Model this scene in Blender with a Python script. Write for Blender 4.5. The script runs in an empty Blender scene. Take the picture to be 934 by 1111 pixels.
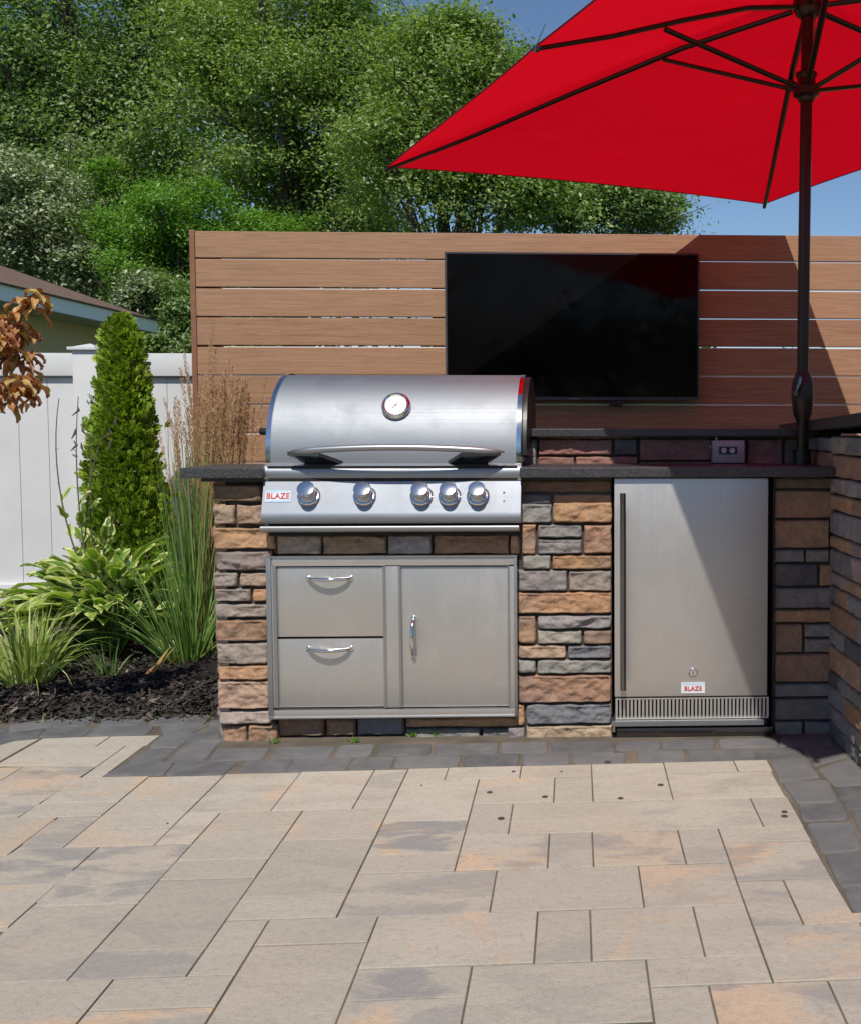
import bpy, bmesh, math, random
import numpy as np
from mathutils import Vector, Matrix, noise
random.seed(7); RNG = np.random.default_rng(7)
scn = bpy.context.scene; C = scn.collection
# ------------------------------------------------------------------ camera
FPX, CX, CY, EYE = 1130.0, 703.0, 522.0, 1.02          # focal length and principal point in pixels of the 934 x 1111 photograph
YAW, PIT = math.radians(2.28), math.radians(2.99)
cam = bpy.data.cameras.new("camera"); camo = bpy.data.objects.new("camera", cam); C.objects.link(camo)
camo.location = (0, 0, EYE); camo.rotation_euler = (math.pi/2-PIT, 0, -YAW)
cam.sensor_fit = 'HORIZONTAL'; cam.sensor_width = 36; cam.lens = 36*FPX/934
cam.shift_x = -(CX-467)/934; cam.shift_y = -(555.5-CY)/934
cam.clip_start = 0.05; cam.clip_end = 2000
scn.camera = camo
# ------------------------------------------------------------------ sky, sun, exposure
SUN = Vector((0.041, 1, -1.381)).normalized()             # direction the light travels
EL = math.asin(-SUN.z); AZ = math.atan2(-SUN.x, -SUN.y)   # where the sun stands, clockwise from +Y
w = bpy.data.worlds.new("World"); scn.world = w; w.use_nodes = True
nt = w.node_tree; bg = nt.nodes['Background']; sky = nt.nodes.new('ShaderNodeTexSky')
sky.sky_type = 'NISHITA'; sky.sun_disc = False; sky.sun_elevation = EL; sky.sun_rotation = AZ
sky.air_density = 1.0; sky.dust_density = 0.0; sky.ozone_density = 5.0; sky.altitude = 0
nt.links.new(sky.outputs[0], bg.inputs[0]); bg.inputs[1].default_value = 0.10
sl = bpy.data.lights.new("sun", 'SUN'); slo = bpy.data.objects.new("sun", sl); C.objects.link(slo)
sl.energy = 4.4; sl.angle = math.radians(0.5); sl.color = (1.0, 0.95, 0.87)
slo.rotation_euler = (-SUN).to_track_quat('Z', 'Y').to_euler(); slo.location = (0, -3, 8)
scn.view_settings.view_transform = 'Standard'; scn.view_settings.look = 'None'
scn.view_settings.exposure = 0.0; scn.view_settings.gamma = 1
scn.render.engine = 'CYCLES'
# ------------------------------------------------------------------ pixel -> place
_F = Vector((math.sin(YAW)*math.cos(PIT), math.cos(YAW)*math.cos(PIT), -math.sin(PIT)))
_R = Vector((math.cos(YAW), -math.sin(YAW), 0)); _U = _R.cross(_F); _C = Vector((0, 0, EYE))
def ray(x, y): return _F + _R*((x-CX)/FPX) + _U*((CY-y)/FPX)
def at(x, y, Y):
    d = ray(x, y); return _C + d*(Y/d.y)
def gnd(x, y, z=0.0):
    d = ray(x, y); return _C + d*((z-EYE)/d.z)
def topx(p):
    d = Vector(p)-_C; k = d.dot(_F)
    if k < 0.05: return (-9999, -9999)
    return (CX+FPX*d.dot(_R)/k, CY-FPX*d.dot(_U)/k)
# ------------------------------------------------------------------ objects
def tag(o, label=None, cat=None, group=None, kind=None):
    if label: o['label'] = label
    if cat: o['category'] = cat
    if group: o['group'] = group
    if kind: o['kind'] = kind
    return o
def empty(name, loc, label=None, cat=None, group=None):
    o = bpy.data.objects.new(name, None); C.objects.link(o); o.location = loc; o.empty_display_size = .1
    bpy.context.view_layer.update()
    return tag(o, label, cat, group)
def link(name, me, mat=None, parent=None, smooth=False):
    o = bpy.data.objects.new(name, me); C.objects.link(o)
    if mat is not None:
        for m in (mat if isinstance(mat, (list, tuple)) else [mat]): me.materials.append(m)
    if parent is not None:
        o.parent = parent
        M = Matrix.Identity(4); q = parent
        while q is not None:
            M = Matrix.Translation(q.location) @ M; q = q.parent
        me.transform(M.inverted())
    if smooth: me.shade_smooth()
    return o
class MB:
    "collects shapes; build() links them as ONE mesh object (world coordinates in, parent offset removed)"
    def __init__(s): s.bm = bmesh.new(); s.mi = 0
    def _f(s, vs):
        try:
            f = s.bm.faces.new(vs); f.material_index = s.mi; return f
        except ValueError: return None
    def box(s, lo, hi, bev=0, M=None):
        lo, hi = Vector(lo), Vector(hi); c = (lo+hi)/2; d = hi-lo
        r = bmesh.ops.create_cube(s.bm, size=1)['verts']
        for v in r: v.co = Vector((v.co.x*d.x, v.co.y*d.y, v.co.z*d.z))+c
        fs = set(f for v in r for f in v.link_faces)
        for f in fs: f.material_index = s.mi
        if bev:
            es = list(set(e for v in r for e in v.link_edges))
            rr = bmesh.ops.bevel(s.bm, geom=es, offset=bev, segments=2, affect='EDGES', profile=.6, material=s.mi)
            r = list(set(rr['verts']) | set(v for v in r if v.is_valid))
        if M is not None:
            for v in r: v.co = M @ v.co
        return s
    def tube(s, pts, rad, n=10, cap=True, flat=None):
        pts = [Vector(p) for p in pts]; k = len(pts)
        if not hasattr(rad, '__len__'): rad = [rad]*k
        rings = []; up = None
        for i, p in enumerate(pts):
            t = (pts[min(i+1, k-1)]-pts[max(i-1, 0)]).normalized()
            if up is None:
                up = Vector((0, 0, 1)) if abs(t.z) < .9 else Vector((0, 1, 0))
            a = t.cross(up).normalized(); b = a.cross(t).normalized(); up = b
            rx, ry = (rad[i], rad[i]*(flat or 1))
            rings.append([s.bm.verts.new(p+a*math.cos(j*2*math.pi/n)*rx+b*math.sin(j*2*math.pi/n)*ry) for j in range(n)])
        for i in range(k-1):
            for j in range(n):
                s._f((rings[i][j], rings[i][(j+1) % n], rings[i+1][(j+1) % n], rings[i+1][j]))
        if cap: s._f(rings[0][::-1]); s._f(rings[-1])
        return s
    def lathe(s, origin, axis, prof, n=28):
        "prof: list of (distance along axis, radius)"
        o = Vector(origin); ax = Vector(axis).normalized()
        a = ax.orthogonal().normalized(); b = ax.cross(a); rings = []
        for (h, r) in prof:
            if r < 1e-6: rings.append([s.bm.verts.new(o+ax*h)])
            else: rings.append([s.bm.verts.new(o+ax*h+(a*math.cos(j*2*math.pi/n)+b*math.sin(j*2*math.pi/n))*r) for j in range(n)])
        for u, v in zip(rings, rings[1:]):
            for j in range(n):
                k = (j+1) % n
                if len(u) == 1 and len(v) == 1: continue
                if len(u) == 1: s._f((u[0], v[j], v[k]))
                elif len(v) == 1: s._f((u[j], u[k], v[0]))
                else: s._f((u[j], u[k], v[k], v[j]))
        if len(rings[0]) > 1: s._f(rings[0][::-1])
        if len(rings[-1]) > 1: s._f(rings[-1])
        return s
    def extr(s, prof, x0, x1, caps=True):
        "closed profile in (Y,Z) extruded along X"
        a = [s.bm.verts.new((x0, y, z)) for y, z in prof]; b = [s.bm.verts.new((x1, y, z)) for y, z in prof]
        n = len(prof)
        for i in range(n):
            j = (i+1) % n; s._f((a[i], a[j], b[j], b[i]))
        if caps: s._f(a[::-1]); s._f(b)
        return s
    def build(s, name, mat=None, parent=None, smooth=False, sharp=40):
        bmesh.ops.recalc_face_normals(s.bm, faces=s.bm.faces)
        me = bpy.data.meshes.new(name); s.bm.to_mesh(me); s.bm.free()
        o = link(name, me, mat, parent)
        if smooth:
            me.shade_smooth()
            try: me.set_sharp_from_angle(angle=math.radians(sharp))
            except Exception: pass
        return o
def raw(name, V, Fq, mat, parent=None, col=None, smooth=False):
    "numpy verts (n,3) and faces (m,k) -> one mesh object; col = per-face rgb"
    V = np.asarray(V, dtype=np.float32); Fq = np.asarray(Fq, dtype=np.int32); m, k = Fq.shape
    me = bpy.data.meshes.new(name); me.vertices.add(len(V)); me.vertices.foreach_set('co', V.ravel())
    me.loops.add(m*k); me.loops.foreach_set('vertex_index', Fq.ravel())
    me.polygons.add(m); me.polygons.foreach_set('loop_start', np.arange(0, m*k, k, dtype=np.int32))
    me.polygons.foreach_set('loop_total', np.full(m, k, dtype=np.int32))
    me.update(calc_edges=True); me.validate()
    if col is not None:
        a = me.color_attributes.new('Col', 'FLOAT_COLOR', 'CORNER')
        c = np.ones((m*k, 4), dtype=np.float32); c[:, :3] = np.repeat(np.asarray(col, dtype=np.float32), k, axis=0)
        a.data.foreach_set('color', c.ravel())
    return link(name, me, mat, parent, smooth)
# ------------------------------------------------------------------ materials
class NT:
    def __init__(s, name):
        s.m = bpy.data.materials.new(name); s.m.use_nodes = True; s.t = s.m.node_tree
        s.b = s.t.nodes['Principled BSDF']; s.out = s.t.nodes['Material Output']
    def n(s, typ, **kw):
        q = s.t.nodes.new('ShaderNode'+typ)
        for k, v in kw.items():
            if k.startswith('i_'): q.inputs[k[2:].replace('_', ' ')].default_value = v
            else: setattr(q, k, v)
        return q
    def l(s, a, b): s.t.links.new(a, b)
    def coord(s, kind='Object', scale=(1, 1, 1), rot=(0, 0, 0)):
        t = s.n('TexCoord'); mp = s.n('Mapping'); mp.inputs['Scale'].default_value = scale; mp.inputs['Rotation'].default_value = rot
        s.l(t.outputs[kind], mp.inputs['Vector']); return mp.outputs[0]
    def noise(s, vec, scale, detail=4, rough=.55, dist=0):
        q = s.n('TexNoise'); q.inputs['Scale'].default_value = scale; q.inputs['Detail'].default_value = detail
        q.inputs['Roughness'].default_value = rough; q.inputs['Distortion'].default_value = dist
        if vec is not None: s.l(vec, q.inputs['Vector'])
        return q.outputs['Fac']
    def ramp(s, fac, stops, interp='LINEAR'):
        r = s.n('ValToRGB'); r.color_ramp.interpolation = interp; e = r.color_ramp.elements
        while len(e) < len(stops): e.new(.5)
        for q, (p, c) in zip(e, stops):
            q.position = p; q.color = (c[0], c[1], c[2], 1) if hasattr(c, '__len__') else (c, c, c, 1)
        s.l(fac, r.inputs[0]); return r.outputs[0]
    def mix(s, fac, a, b, mode='MIX'):
        q = s.n('Mix', data_type='RGBA', blend_type=mode)
        for sock, v in ((q.inputs[0], fac), (q.inputs[6], a), (q.inputs[7], b)):
            if hasattr(v, 'links') or hasattr(v, 'is_linked'): s.l(v, sock)
            elif hasattr(v, '__len__'): sock.default_value = (v[0], v[1], v[2], 1)
            else: sock.default_value = v if sock == q.inputs[0] else (v, v, v, 1)
        return q.outputs[2]
    def math(s, op, a, b=0.0):
        q = s.n('Math', operation=op)
        for i, v in enumerate((a, b)):
            if hasattr(v, 'is_linked'): s.l(v, q.inputs[i])
            else: q.inputs[i].default_value = v
        return q.outputs[0]
    def bump(s, h, strength=.3, dist=.01, normal=None):
        q = s.n('Bump'); q.inputs['Strength'].default_value = strength; q.inputs['Distance'].default_value = dist
        s.l(h, q.inputs['Height'])
        if normal is not None: s.l(normal, q.inputs['Normal'])
        s.l(q.outputs[0], s.b.inputs['Normal']); return q.outputs[0]
    def set(s, color=None, rough=None, metal=None, spec=None, **kw):
        for key, v in (('Base Color', color), ('Roughness', rough), ('Metallic', metal), ('Specular IOR Level', spec)):
            if v is None: continue
            if hasattr(v, 'is_linked'): s.l(v, s.b.inputs[key])
            elif hasattr(v, '__len__'): s.b.inputs[key].default_value = (v[0], v[1], v[2], 1)
            else: s.b.inputs[key].default_value = v
        return s
def simple(name, color, rough=.5, metal=0, var=.12, vscale=20, bump=0.0, bscale=200, spec=None):
    k = NT(name); v = k.coord('Object'); f = k.noise(v, vscale, 3)
    lo = [c*(1-var) for c in color]; hi = [min(1, c*(1+var)) for c in color]
    k.set(k.ramp(f, [(.3, lo), (.7, hi)]), k.ramp(f, [(.3, rough*.85), (.7, min(1, rough*1.15))]), metal, spec)
    if bump: k.bump(k.noise(v, bscale, 3), bump, .002)
    return k.m
M = {}
def steel(name, color, rough, streak=(2, 400, 400), amt=.06, bump=.03, smudge=.08, tangent=None):
    k = NT(name); v = k.coord('Object', streak); f = k.noise(v, 1.0, 3, .5)
    v2 = k.coord('Object'); g = k.noise(v2, 5, 5, .65, .8); dust = k.noise(v2, 60, 4, .7)
    lo = [c*(1-amt) for c in color]; hi = [min(1, c*(1+amt)) for c in color]
    base = k.ramp(f, [(.3, lo), (.7, hi)])
    sm = k.ramp(g, [(.45, 0.0), (.75, 1.0)])
    k.set(base, None, 1.0)
    r1 = k.ramp(f, [(.3, rough*.95), (.7, rough*1.06)])
    rr = k.mix(sm, r1, k.mix(.5, r1, (min(1, rough+smudge*2),)*3)); 
    base = k.mix(k.ramp(k.noise(v2, 9, 6, .7, 1.5), [(.55, 0.0), (.75, .22)]), base, [min(1, c*1.45) for c in color]); k.set(base); sp = k.ramp(dust, [(.68, 0.0), (.74, 1.0)]); rr = k.mix(k.math('MULTIPLY', sp, .5), rr, (.6, .6, .6))
    k.set(None, rr)
    k.bump(f, bump, .0006)
    return k.m
M['steel'] = steel('brushed_stainless_steel', (.40, .41, .42), .44, (1.5, 350, 350), .02, .008)
M['hood'] = steel('satin_hood_steel', (.30, .32, .345), .60, (1.5, 350, 350), .03, .01)
M['panel'] = steel('satin_panel_steel', (.33, .35, .38), .50, (1.5, 350, 350), .03, .01, .12)
M['steel_v'] = steel('vertical_brushed_stainless_steel', (.60, .575, .545), .40, (350, 350, 1.5), .015, .006)
M['steel_h'] = steel('panel_brushed_stainless_steel', (.58, .555, .52), .40, (350, 350, 1.5), .015, .006)
for s_ in ('steel_v', 'steel_h'): M[s_].node_tree.nodes['Principled BSDF'].inputs['Metallic'].default_value = .82
M['chrome'] = steel('polished_steel', (.75, .74, .73), .10, (20, 20, 20), .02, .0, .03)
M['gunmetal'] = steel('dark_polished_steel', (.20, .20, .21), .18, (20, 20, 20), .02, .0, .05)
M['black'] = simple('black_plastic', (.012, .012, .013), .4)
M['dark'] = simple('dark_void', (.01, .009, .008), .8)
M['bronze'] = simple('dark_bronze_metal', (.035, .022, .018), .35, .5, .1)
# granite
k = NT('black_granite'); v = k.coord('Object'); vo = k.n('TexVoronoi'); vo.inputs['Scale'].default_value = 480; k.l(v, vo.inputs['Vector'])
cc = k.ramp(vo.outputs['Color'], [(.25, (.012, .012, .013)), (.6, (.04, .04, .042)), (.92, (.13, .13, .13))])
cc = k.mix(k.ramp(k.noise(v, 90, 3), [(.4, 0.0), (.7, .6)]), cc, (.05, .05, .055))
k.set(cc, .38, 0); k.bump(k.noise(v, 300, 2), .12, .001); M['granite'] = k.m
# stone veneer: colour per stone in the attribute
k = NT('split_stone_veneer'); v = k.coord('Object'); at_ = k.n('Attribute', attribute_name='Col')
n1 = k.noise(v, 18, 8, .7, .5); n2 = k.noise(v, 70, 6, .75); n3 = k.noise(v, 6, 3)
c1 = k.mix(k.ramp(n1, [(.38, 0.0), (.62, .75)]), at_.outputs['Color'], k.mix(1.0, at_.outputs['Color'], (1.5, 1.42, 1.34), 'MULTIPLY'))
c2 = k.mix(k.ramp(n2, [(.28, .5), (.5, 0.0)]), c1, (.08, .065, .06))
c3 = k.mix(k.ramp(n3, [(.50, 0.0), (.70, .5)]), c2, (.20, .185, .18))
k.set(c3, .85, 0, .25); b1 = k.n('Bump'); b1.inputs['Strength'].default_value = .8; b1.inputs['Distance'].default_value = .012; k.l(n1, b1.inputs['Height'])
k.bump(n2, .8, .005, b1.outputs[0]); M['stone'] = k.m
M['mortar'] = simple('mortar_shadow_gap', (.06, .05, .042), .95, 0, .3, 40, .5, 80)
# pavers: attribute = (tone, orange amount, grey amount)
k = NT('blended_concrete_paver'); v = k.coord('Object'); at_ = k.n('Attribute', attribute_name='Col'); sp = k.n('SeparateColor'); k.l(at_.outputs['Color'], sp.inputs[0])
vr = k.coord('Object', (2.2, 5, 1)); nb = k.noise(vr, 2.3, 5, .6, .6); nf = k.noise(v, 55, 6, .7); ng = k.noise(v, 260, 3, .6); nm = k.noise(k.coord('Object', (1, 1, 1), (0, 0, 1)), 3.1, 5, .62, .5)
base = k.mix(sp.outputs[0], (.335, .30, .245), (.475, .43, .36))
base = k.mix(k.ramp(nb, [(.42, 0.0), (.62, .5)]), base, (.37, .33, .265))
om = k.math('MULTIPLY', k.ramp(nm, [(.49, 0.0), (.60, 1.0)]), sp.outputs[1]); base = k.mix(om, base, (.62, .38, .20))
gm = k.math('MULTIPLY', k.ramp(nb, [(.48, 0.0), (.58, 1.0)]), sp.outputs[2]); base = k.mix(gm, base, (.22, .22, .225))
base = k.mix(k.ramp(nf, [(.3, .35), (.50, 0.0)]), base, (.24, .20, .17))
base = k.mix(k.ramp(nf, [(.58, 0.0), (.8, .25)]), base, (.62, .55, .47))
base = k.mix(k.ramp(ng, [(.27, .75), (.40, 0.0)]), base, (.14, .12, .10))
ns = k.noise(v, 17, 5, .7, .6); base = k.mix(k.ramp(ns, [(.64, 0.0), (.72, .45)]), base, (.20, .165, .135))
k.set(base, .82, 0, .3); b1 = k.n('Bump'); b1.inputs['Strength'].default_value = .55; b1.inputs['Distance'].default_value = .006; k.l(nf, b1.inputs['Height'])
k.bump(ng, .3, .0015, b1.outputs[0]); M['paver'] = k.m
k = NT('charcoal_tumbled_paver'); v = k.coord('Object'); gi = k.n('NewGeometry')
n1 = k.noise(v, 12, 5, .6); n2 = k.noise(v, 160, 4, .7)
base = k.ramp(gi.outputs['Random Per Island'], [(0, (.085, .085, .088)), (1, (.14, .138, .138))])
base = k.mix(k.ramp(n1, [(.4, 0.0), (.75, .45)]), base, (.23, .225, .215)); base = k.mix(k.ramp(n2, [(.6, 0.0), (.75, .4)]), base, (.25, .23, .21))
k.set(base, .88, 0, .25); k.bump(n2, .5, .003); M['cobble'] = k.m
k = NT('joint_sand'); v = k.coord('Object'); n1 = k.noise(v, 5, 4); n2 = k.noise(v, 300, 3)
base = k.ramp(n1, [(.35, (.09, .075, .055)), (.65, (.16, .13, .095))]); base = k.mix(k.ramp(k.noise(v, 9, 4), [(.6, 0.0), (.7, .5)]), base, (.06, .075, .025))
k.set(base, .95); k.bump(n2, .6, .002); M['sand'] = k.m
M['stain'] = simple('rust_stain', (.06, .045, .035), .8)
# composite wood boards
k = NT('composite_board'); v = k.coord('Object', (1.6, 1, 55)); gi = k.n('NewGeometry'); rr = gi.outputs['Random Per Island']
cb = k.n('CombineXYZ'); k.l(k.math('MULTIPLY', rr, 37.0), cb.inputs[0]); k.l(k.math('MULTIPLY', rr, 91.0), cb.inputs[2])
ad = k.n('VectorMath', operation='ADD'); k.l(v, ad.inputs[0]); k.l(cb.outputs[0], ad.inputs[1])
n1 = k.noise(ad.outputs[0], 2.0, 6, .62, 1.2); sc2 = k.n('VectorMath', operation='MULTIPLY'); k.l(ad.outputs[0], sc2.inputs[0]); sc2.inputs[1].default_value = (3, 1, 4.5)
n2 = k.noise(sc2.outputs[0], 3.0, 5, .7)
base = k.ramp(n1, [(.30, (.23, .12, .065)), (.5, (.35, .195, .11)), (.70, (.44, .26, .155))])
base = k.mix(k.ramp(n2, [(.35, .5), (.55, 0.0)]), base, (.20, .10, .055)); base = k.mix(k.math('MULTIPLY', rr, .3), base, (.46, .27, .16))
k.set(base, .62, 0, .35); k.bump(n2, .5, .002); M['board'] = k.m
M['boardpost'] = simple('board_end_trim', (.24, .11, .06), .5, 0, .1)
M['lit_gap'] = simple('pale_lit_gap_strip', (.88, .88, .87), .5, 0, .15, 3)  # pale colour stands in for the brightness behind the boards
k = NT('white_vinyl'); v = k.coord('Object'); n1 = k.noise(v, 3, 4, .6); n2 = k.noise(k.coord('Object', (40, 1, 3)), 1, 4)
k.set(k.mix(k.ramp(n2, [(.5, 0.0), (.8, .25)]), k.ramp(n1, [(.3, (.60, .60, .60)), (.7, (.67, .67, .67))]), (.6, .59, .55)), .42); M['vinyl'] = k.m
# umbrella cloth: sunlight comes through
k = NT('red_canopy_cloth'); v = k.coord('Object'); n1 = k.noise(v, 4, 3); n2 = k.noise(v, 700, 2)
col = k.ramp(n1, [(.3, (.40, .004, .016)), (.7, (.45, .006, .02))]); k.set(col, .8, 0, .15); b1 = k.n('Bump'); b1.inputs['Strength'].default_value = .35; b1.inputs['Distance'].default_value = .03; k.l(k.noise(v, 3.0, 4, .55, .8), b1.inputs['Height']); k.bump(n2, .2, .0008, b1.outputs[0])
tr = k.n('BsdfTranslucent'); tr.inputs[0].default_value = (.80, .003, .015, 1); k.l(b1.outputs[0], tr.inputs['Normal']); mx = k.n('MixShader'); mx.inputs[0].default_value = .5
k.l(k.b.outputs[0], mx.inputs[1]); k.l(tr.outputs[0], mx.inputs[2]); k.l(mx.outputs[0], k.out.inputs[0]); M['canopy'] = k.m
# screen
k = NT('black_screen_glass'); v = k.coord('Object'); n1 = k.noise(v, 3, 5, .65, .5)
k.set((.003, .0025, .0025), k.ramp(n1, [(.4, .04), (.7, .12)]), 0, .13); M['screen'] = k.m
def leafmat(name, stops, rough=.45, trans=.38, tcol=None, bvar=None, spec=.35):
    k = NT(name); gi = k.n('NewGeometry'); v = k.coord('Object')
    c = k.ramp(gi.outputs['Random Per Island'], stops)
    n1 = k.noise(v, bvar or .8, 3); c = k.mix(k.ramp(n1, [(.35, .0), (.65, .45)]), c, stops[len(stops)//2][1])
    k.set(c, rough, 0, spec)
    tr = k.n('BsdfTranslucent'); k.l(k.mix(1.0, c, tcol or (1.3, 1.6, .5), 'MULTIPLY'), tr.inputs[0])
    mx = k.n('MixShader'); mx.inputs[0].default_value = trans
    k.l(k.b.outputs[0], mx.inputs[1]); k.l(tr.outputs[0], mx.inputs[2]); k.l(mx.outputs[0], k.out.inputs[0]); return k.m
M['leaf_dark'] = leafmat('maple_foliage', [(0, (.10, .155, .05)), (.5, (.19, .27, .10)), (1, (.36, .43, .24))])
M['leaf_mid'] = leafmat('mid_green_foliage', [(0, (.11, .17, .045)), (.5, (.22, .30, .09)), (1, (.40, .47, .22))])
M['leaf_bright'] = leafmat('bright_compound_foliage', [(0, (.07, .155, .025)), (.5, (.15, .29, .045)), (1, (.26, .42, .08))])
M['leaf_pale'] = leafmat('pale_variegated_foliage', [(0, (.10, .14, .07)), (.5, (.24, .29, .15)), (1, (.52, .55, .38))], .45, .2)
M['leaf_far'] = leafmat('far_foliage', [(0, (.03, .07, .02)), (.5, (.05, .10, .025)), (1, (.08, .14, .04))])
M['arbor'] = leafmat('arborvitae_foliage', [(0, (.22, .13, .05)), (.04, (.05, .10, .02)), (.4, (.19, .30, .025)), (1, (.50, .60, .07))], .5, .3, None, 6)
M['bark'] = simple('tree_bark', (.07, .055, .045), .9, 0, .4, 8, .6, 60)
M['reed'] = leafmat('reed_blades', [(0, (.08, .16, .04)), (.5, (.15, .27, .06)), (1, (.30, .38, .12))], .5, .3, None, 3)
M['plume'] = leafmat('dry_plumes', [(0, (.36, .22, .11)), (.5, (.54, .36, .20)), (1, (.68, .50, .30))], .8, .3, (1.2, 1.1, .9), 3)
M['vgrass'] = leafmat('variegated_blades', [(0, (.14, .25, .04)), (.45, (.28, .40, .06)), (.7, (.52, .58, .20)), (1, (.66, .66, .36))], .5, .3, (1.2, 1.3, .6), 3)
M['stem'] = simple('dry_stem', (.10, .085, .06), .8); M['greenstem'] = simple('green_stem', (.13, .20, .05), .6)
M['autumn'] = leafmat('russet_leaves', [(0, (.26, .09, .04)), (.4, (.45, .20, .09)), (.7, (.55, .36, .14)), (1, (.36, .36, .08))], .45, .3, (1.4, .9, .5), 4)
# hosta leaf: green with a cream margin (u in the attribute)
k = NT('variegated_hosta_leaf'); a_ = k.n('Attribute', attribute_name='Col'); sp = k.n('SeparateColor'); k.l(a_.outputs['Color'], sp.inputs[0])
v = k.coord('Object'); gi = k.n('NewGeometry'); nn = k.noise(v, 30, 3); e = k.math('ADD', sp.outputs[0], k.math('MULTIPLY', k.math('SUBTRACT', nn, .5), .35))
green = k.ramp(gi.outputs['Random Per Island'], [(0, (.11, .22, .03)), (.6, (.22, .36, .05)), (1, (.38, .50, .10))])
c = k.mix(k.ramp(e, [(.68, 0.0), (.76, 1.0)]), green, (.60, .62, .28)); c = k.mix(k.ramp(k.noise(v, 12, 3), [(.66, 0.0), (.78, .6)]), c, (.5, .42, .22))
k.set(c, .42, 0, .4); wv = k.n('TexWave'); wv.inputs['Scale'].default_value = 1; k.bump(sp.outputs[1], .5, .01)
tr = k.n('BsdfTranslucent'); k.l(k.mix(1.0, c, (1.3, 1.5, .5), 'MULTIPLY'), tr.inputs[0]); mx = k.n('MixShader'); mx.inputs[0].default_value = .28
k.l(k.b.outputs[0], mx.inputs[1]); k.l(tr.outputs[0], mx.inputs[2]); k.l(mx.outputs[0], k.out.inputs[0]); M['hosta'] = k.m
k = NT('mulch'); v = k.coord('Object'); n1 = k.noise(v, 45, 6, .75); n2 = k.noise(v, 8, 3)
k.set(k.ramp(n1, [(.3, (.008, .007, .007)), (.55, (.03, .025, .023)), (.8, (.07, .058, .05))]), .9, 0, .2); k.bump(n1, 1.0, .02); M['mulch'] = k.m
M['chip'] = leafmat('bark_chips', [(0, (.012, .010, .010)), (.7, (.04, .033, .03)), (.95, (.08, .065, .055)), (1, (.25, .2, .16))], .9, 0.0)
k = NT('lawn'); v = k.coord('Object'); n1 = k.noise(v, .6, 5, .7); k.set(k.ramp(n1, [(.3, (.035, .075, .02)), (.7, (.07, .12, .03))]), .9); k.bump(k.noise(v, 40, 4), .6, .05); M['lawn'] = k.m
k = NT('brown_roof_shingles'); v = k.coord('Object'); br = k.n('TexBrick'); k.l(k.coord('Object', (1, 1, 1)), br.inputs['Vector'])
br.inputs['Scale'].default_value = 3.2; br.inputs['Color1'].default_value = (.16, .095, .07, 1); br.inputs['Color2'].default_value = (.24, .15, .115, 1); br.inputs['Mortar'].default_value = (.06, .04, .03, 1); br.inputs['Mortar Size'].default_value = .03
k.set(k.mix(k.ramp(k.noise(v, 40, 4), [(.4, 0.0), (.7, .5)]), br.outputs[0], (.12, .08, .065)), .9); k.bump(br.outputs[1], .5, .02); M['shingle'] = k.m
M['fascia'] = simple('white_fascia_paint', (.88, .89, .90), .45, 0, .05, 3)
M['soffit'] = simple('soffit', (.40, .38, .34), .7, 0, .05, 3)
k = NT('tan_siding'); v = k.coord('Object'); wv = k.n('TexWave', wave_type='BANDS', bands_direction='Z', wave_profile='SAW'); wv.inputs['Scale'].default_value = 1.6; k.l(v, wv.inputs['Vector'])
k.set((.60, .44, .27), .75); k.bump(wv.outputs['Fac'], .6, .02); M['siding'] = k.m
# ------------------------------------------------------------------ ground
def sheet(name, x0, x1, y0, y1, z, mat, nx=1, ny=1, fn=None):
    xs = np.linspace(x0, x1, nx+1); ys = np.linspace(y0, y1, ny+1); X, Y = np.meshgrid(xs, ys)
    Z = np.full_like(X, z) if fn is None else fn(X, Y)
    V = np.stack([X, Y, Z], -1).reshape(-1, 3); i = np.arange(ny)[:, None]*(nx+1)+np.arange(nx)[None]
    Fq = np.stack([i, i+1, i+nx+2, i+nx+1], -1).reshape(-1, 4)
    return raw(name, V, Fq, mat, smooth=fn is not None)
tag(sheet('ground', -300, 300, -200, 600, -.09, M['lawn']), kind='structure')
tag(sheet('paving_bed', -6, 5, -7, 3.9, -.0032, M['sand']), kind='structure')
def c1(x, y): return (x/3.892, 770+y/3.892)
def c2(x, y): return (200+x/3.892, 790+y/3.892)
def c3(x, y): return (420+x/3.892, 790+y/3.892)
def c4(x, y): return (640+x/3.177, 780+y/3.177)
def c6(x, y): return (230+x/3.736, 930+y/3.736)
def c7(x, y): return (460+x/3.736, 930+y/3.736)
def c8(x, y): return (684+x/3.736, 930+y/3.736)
def gg(x, y): return (x/1.987, 760+y/1.987)
def S(f, *pts): return [f(*p) for p in pts]
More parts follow.
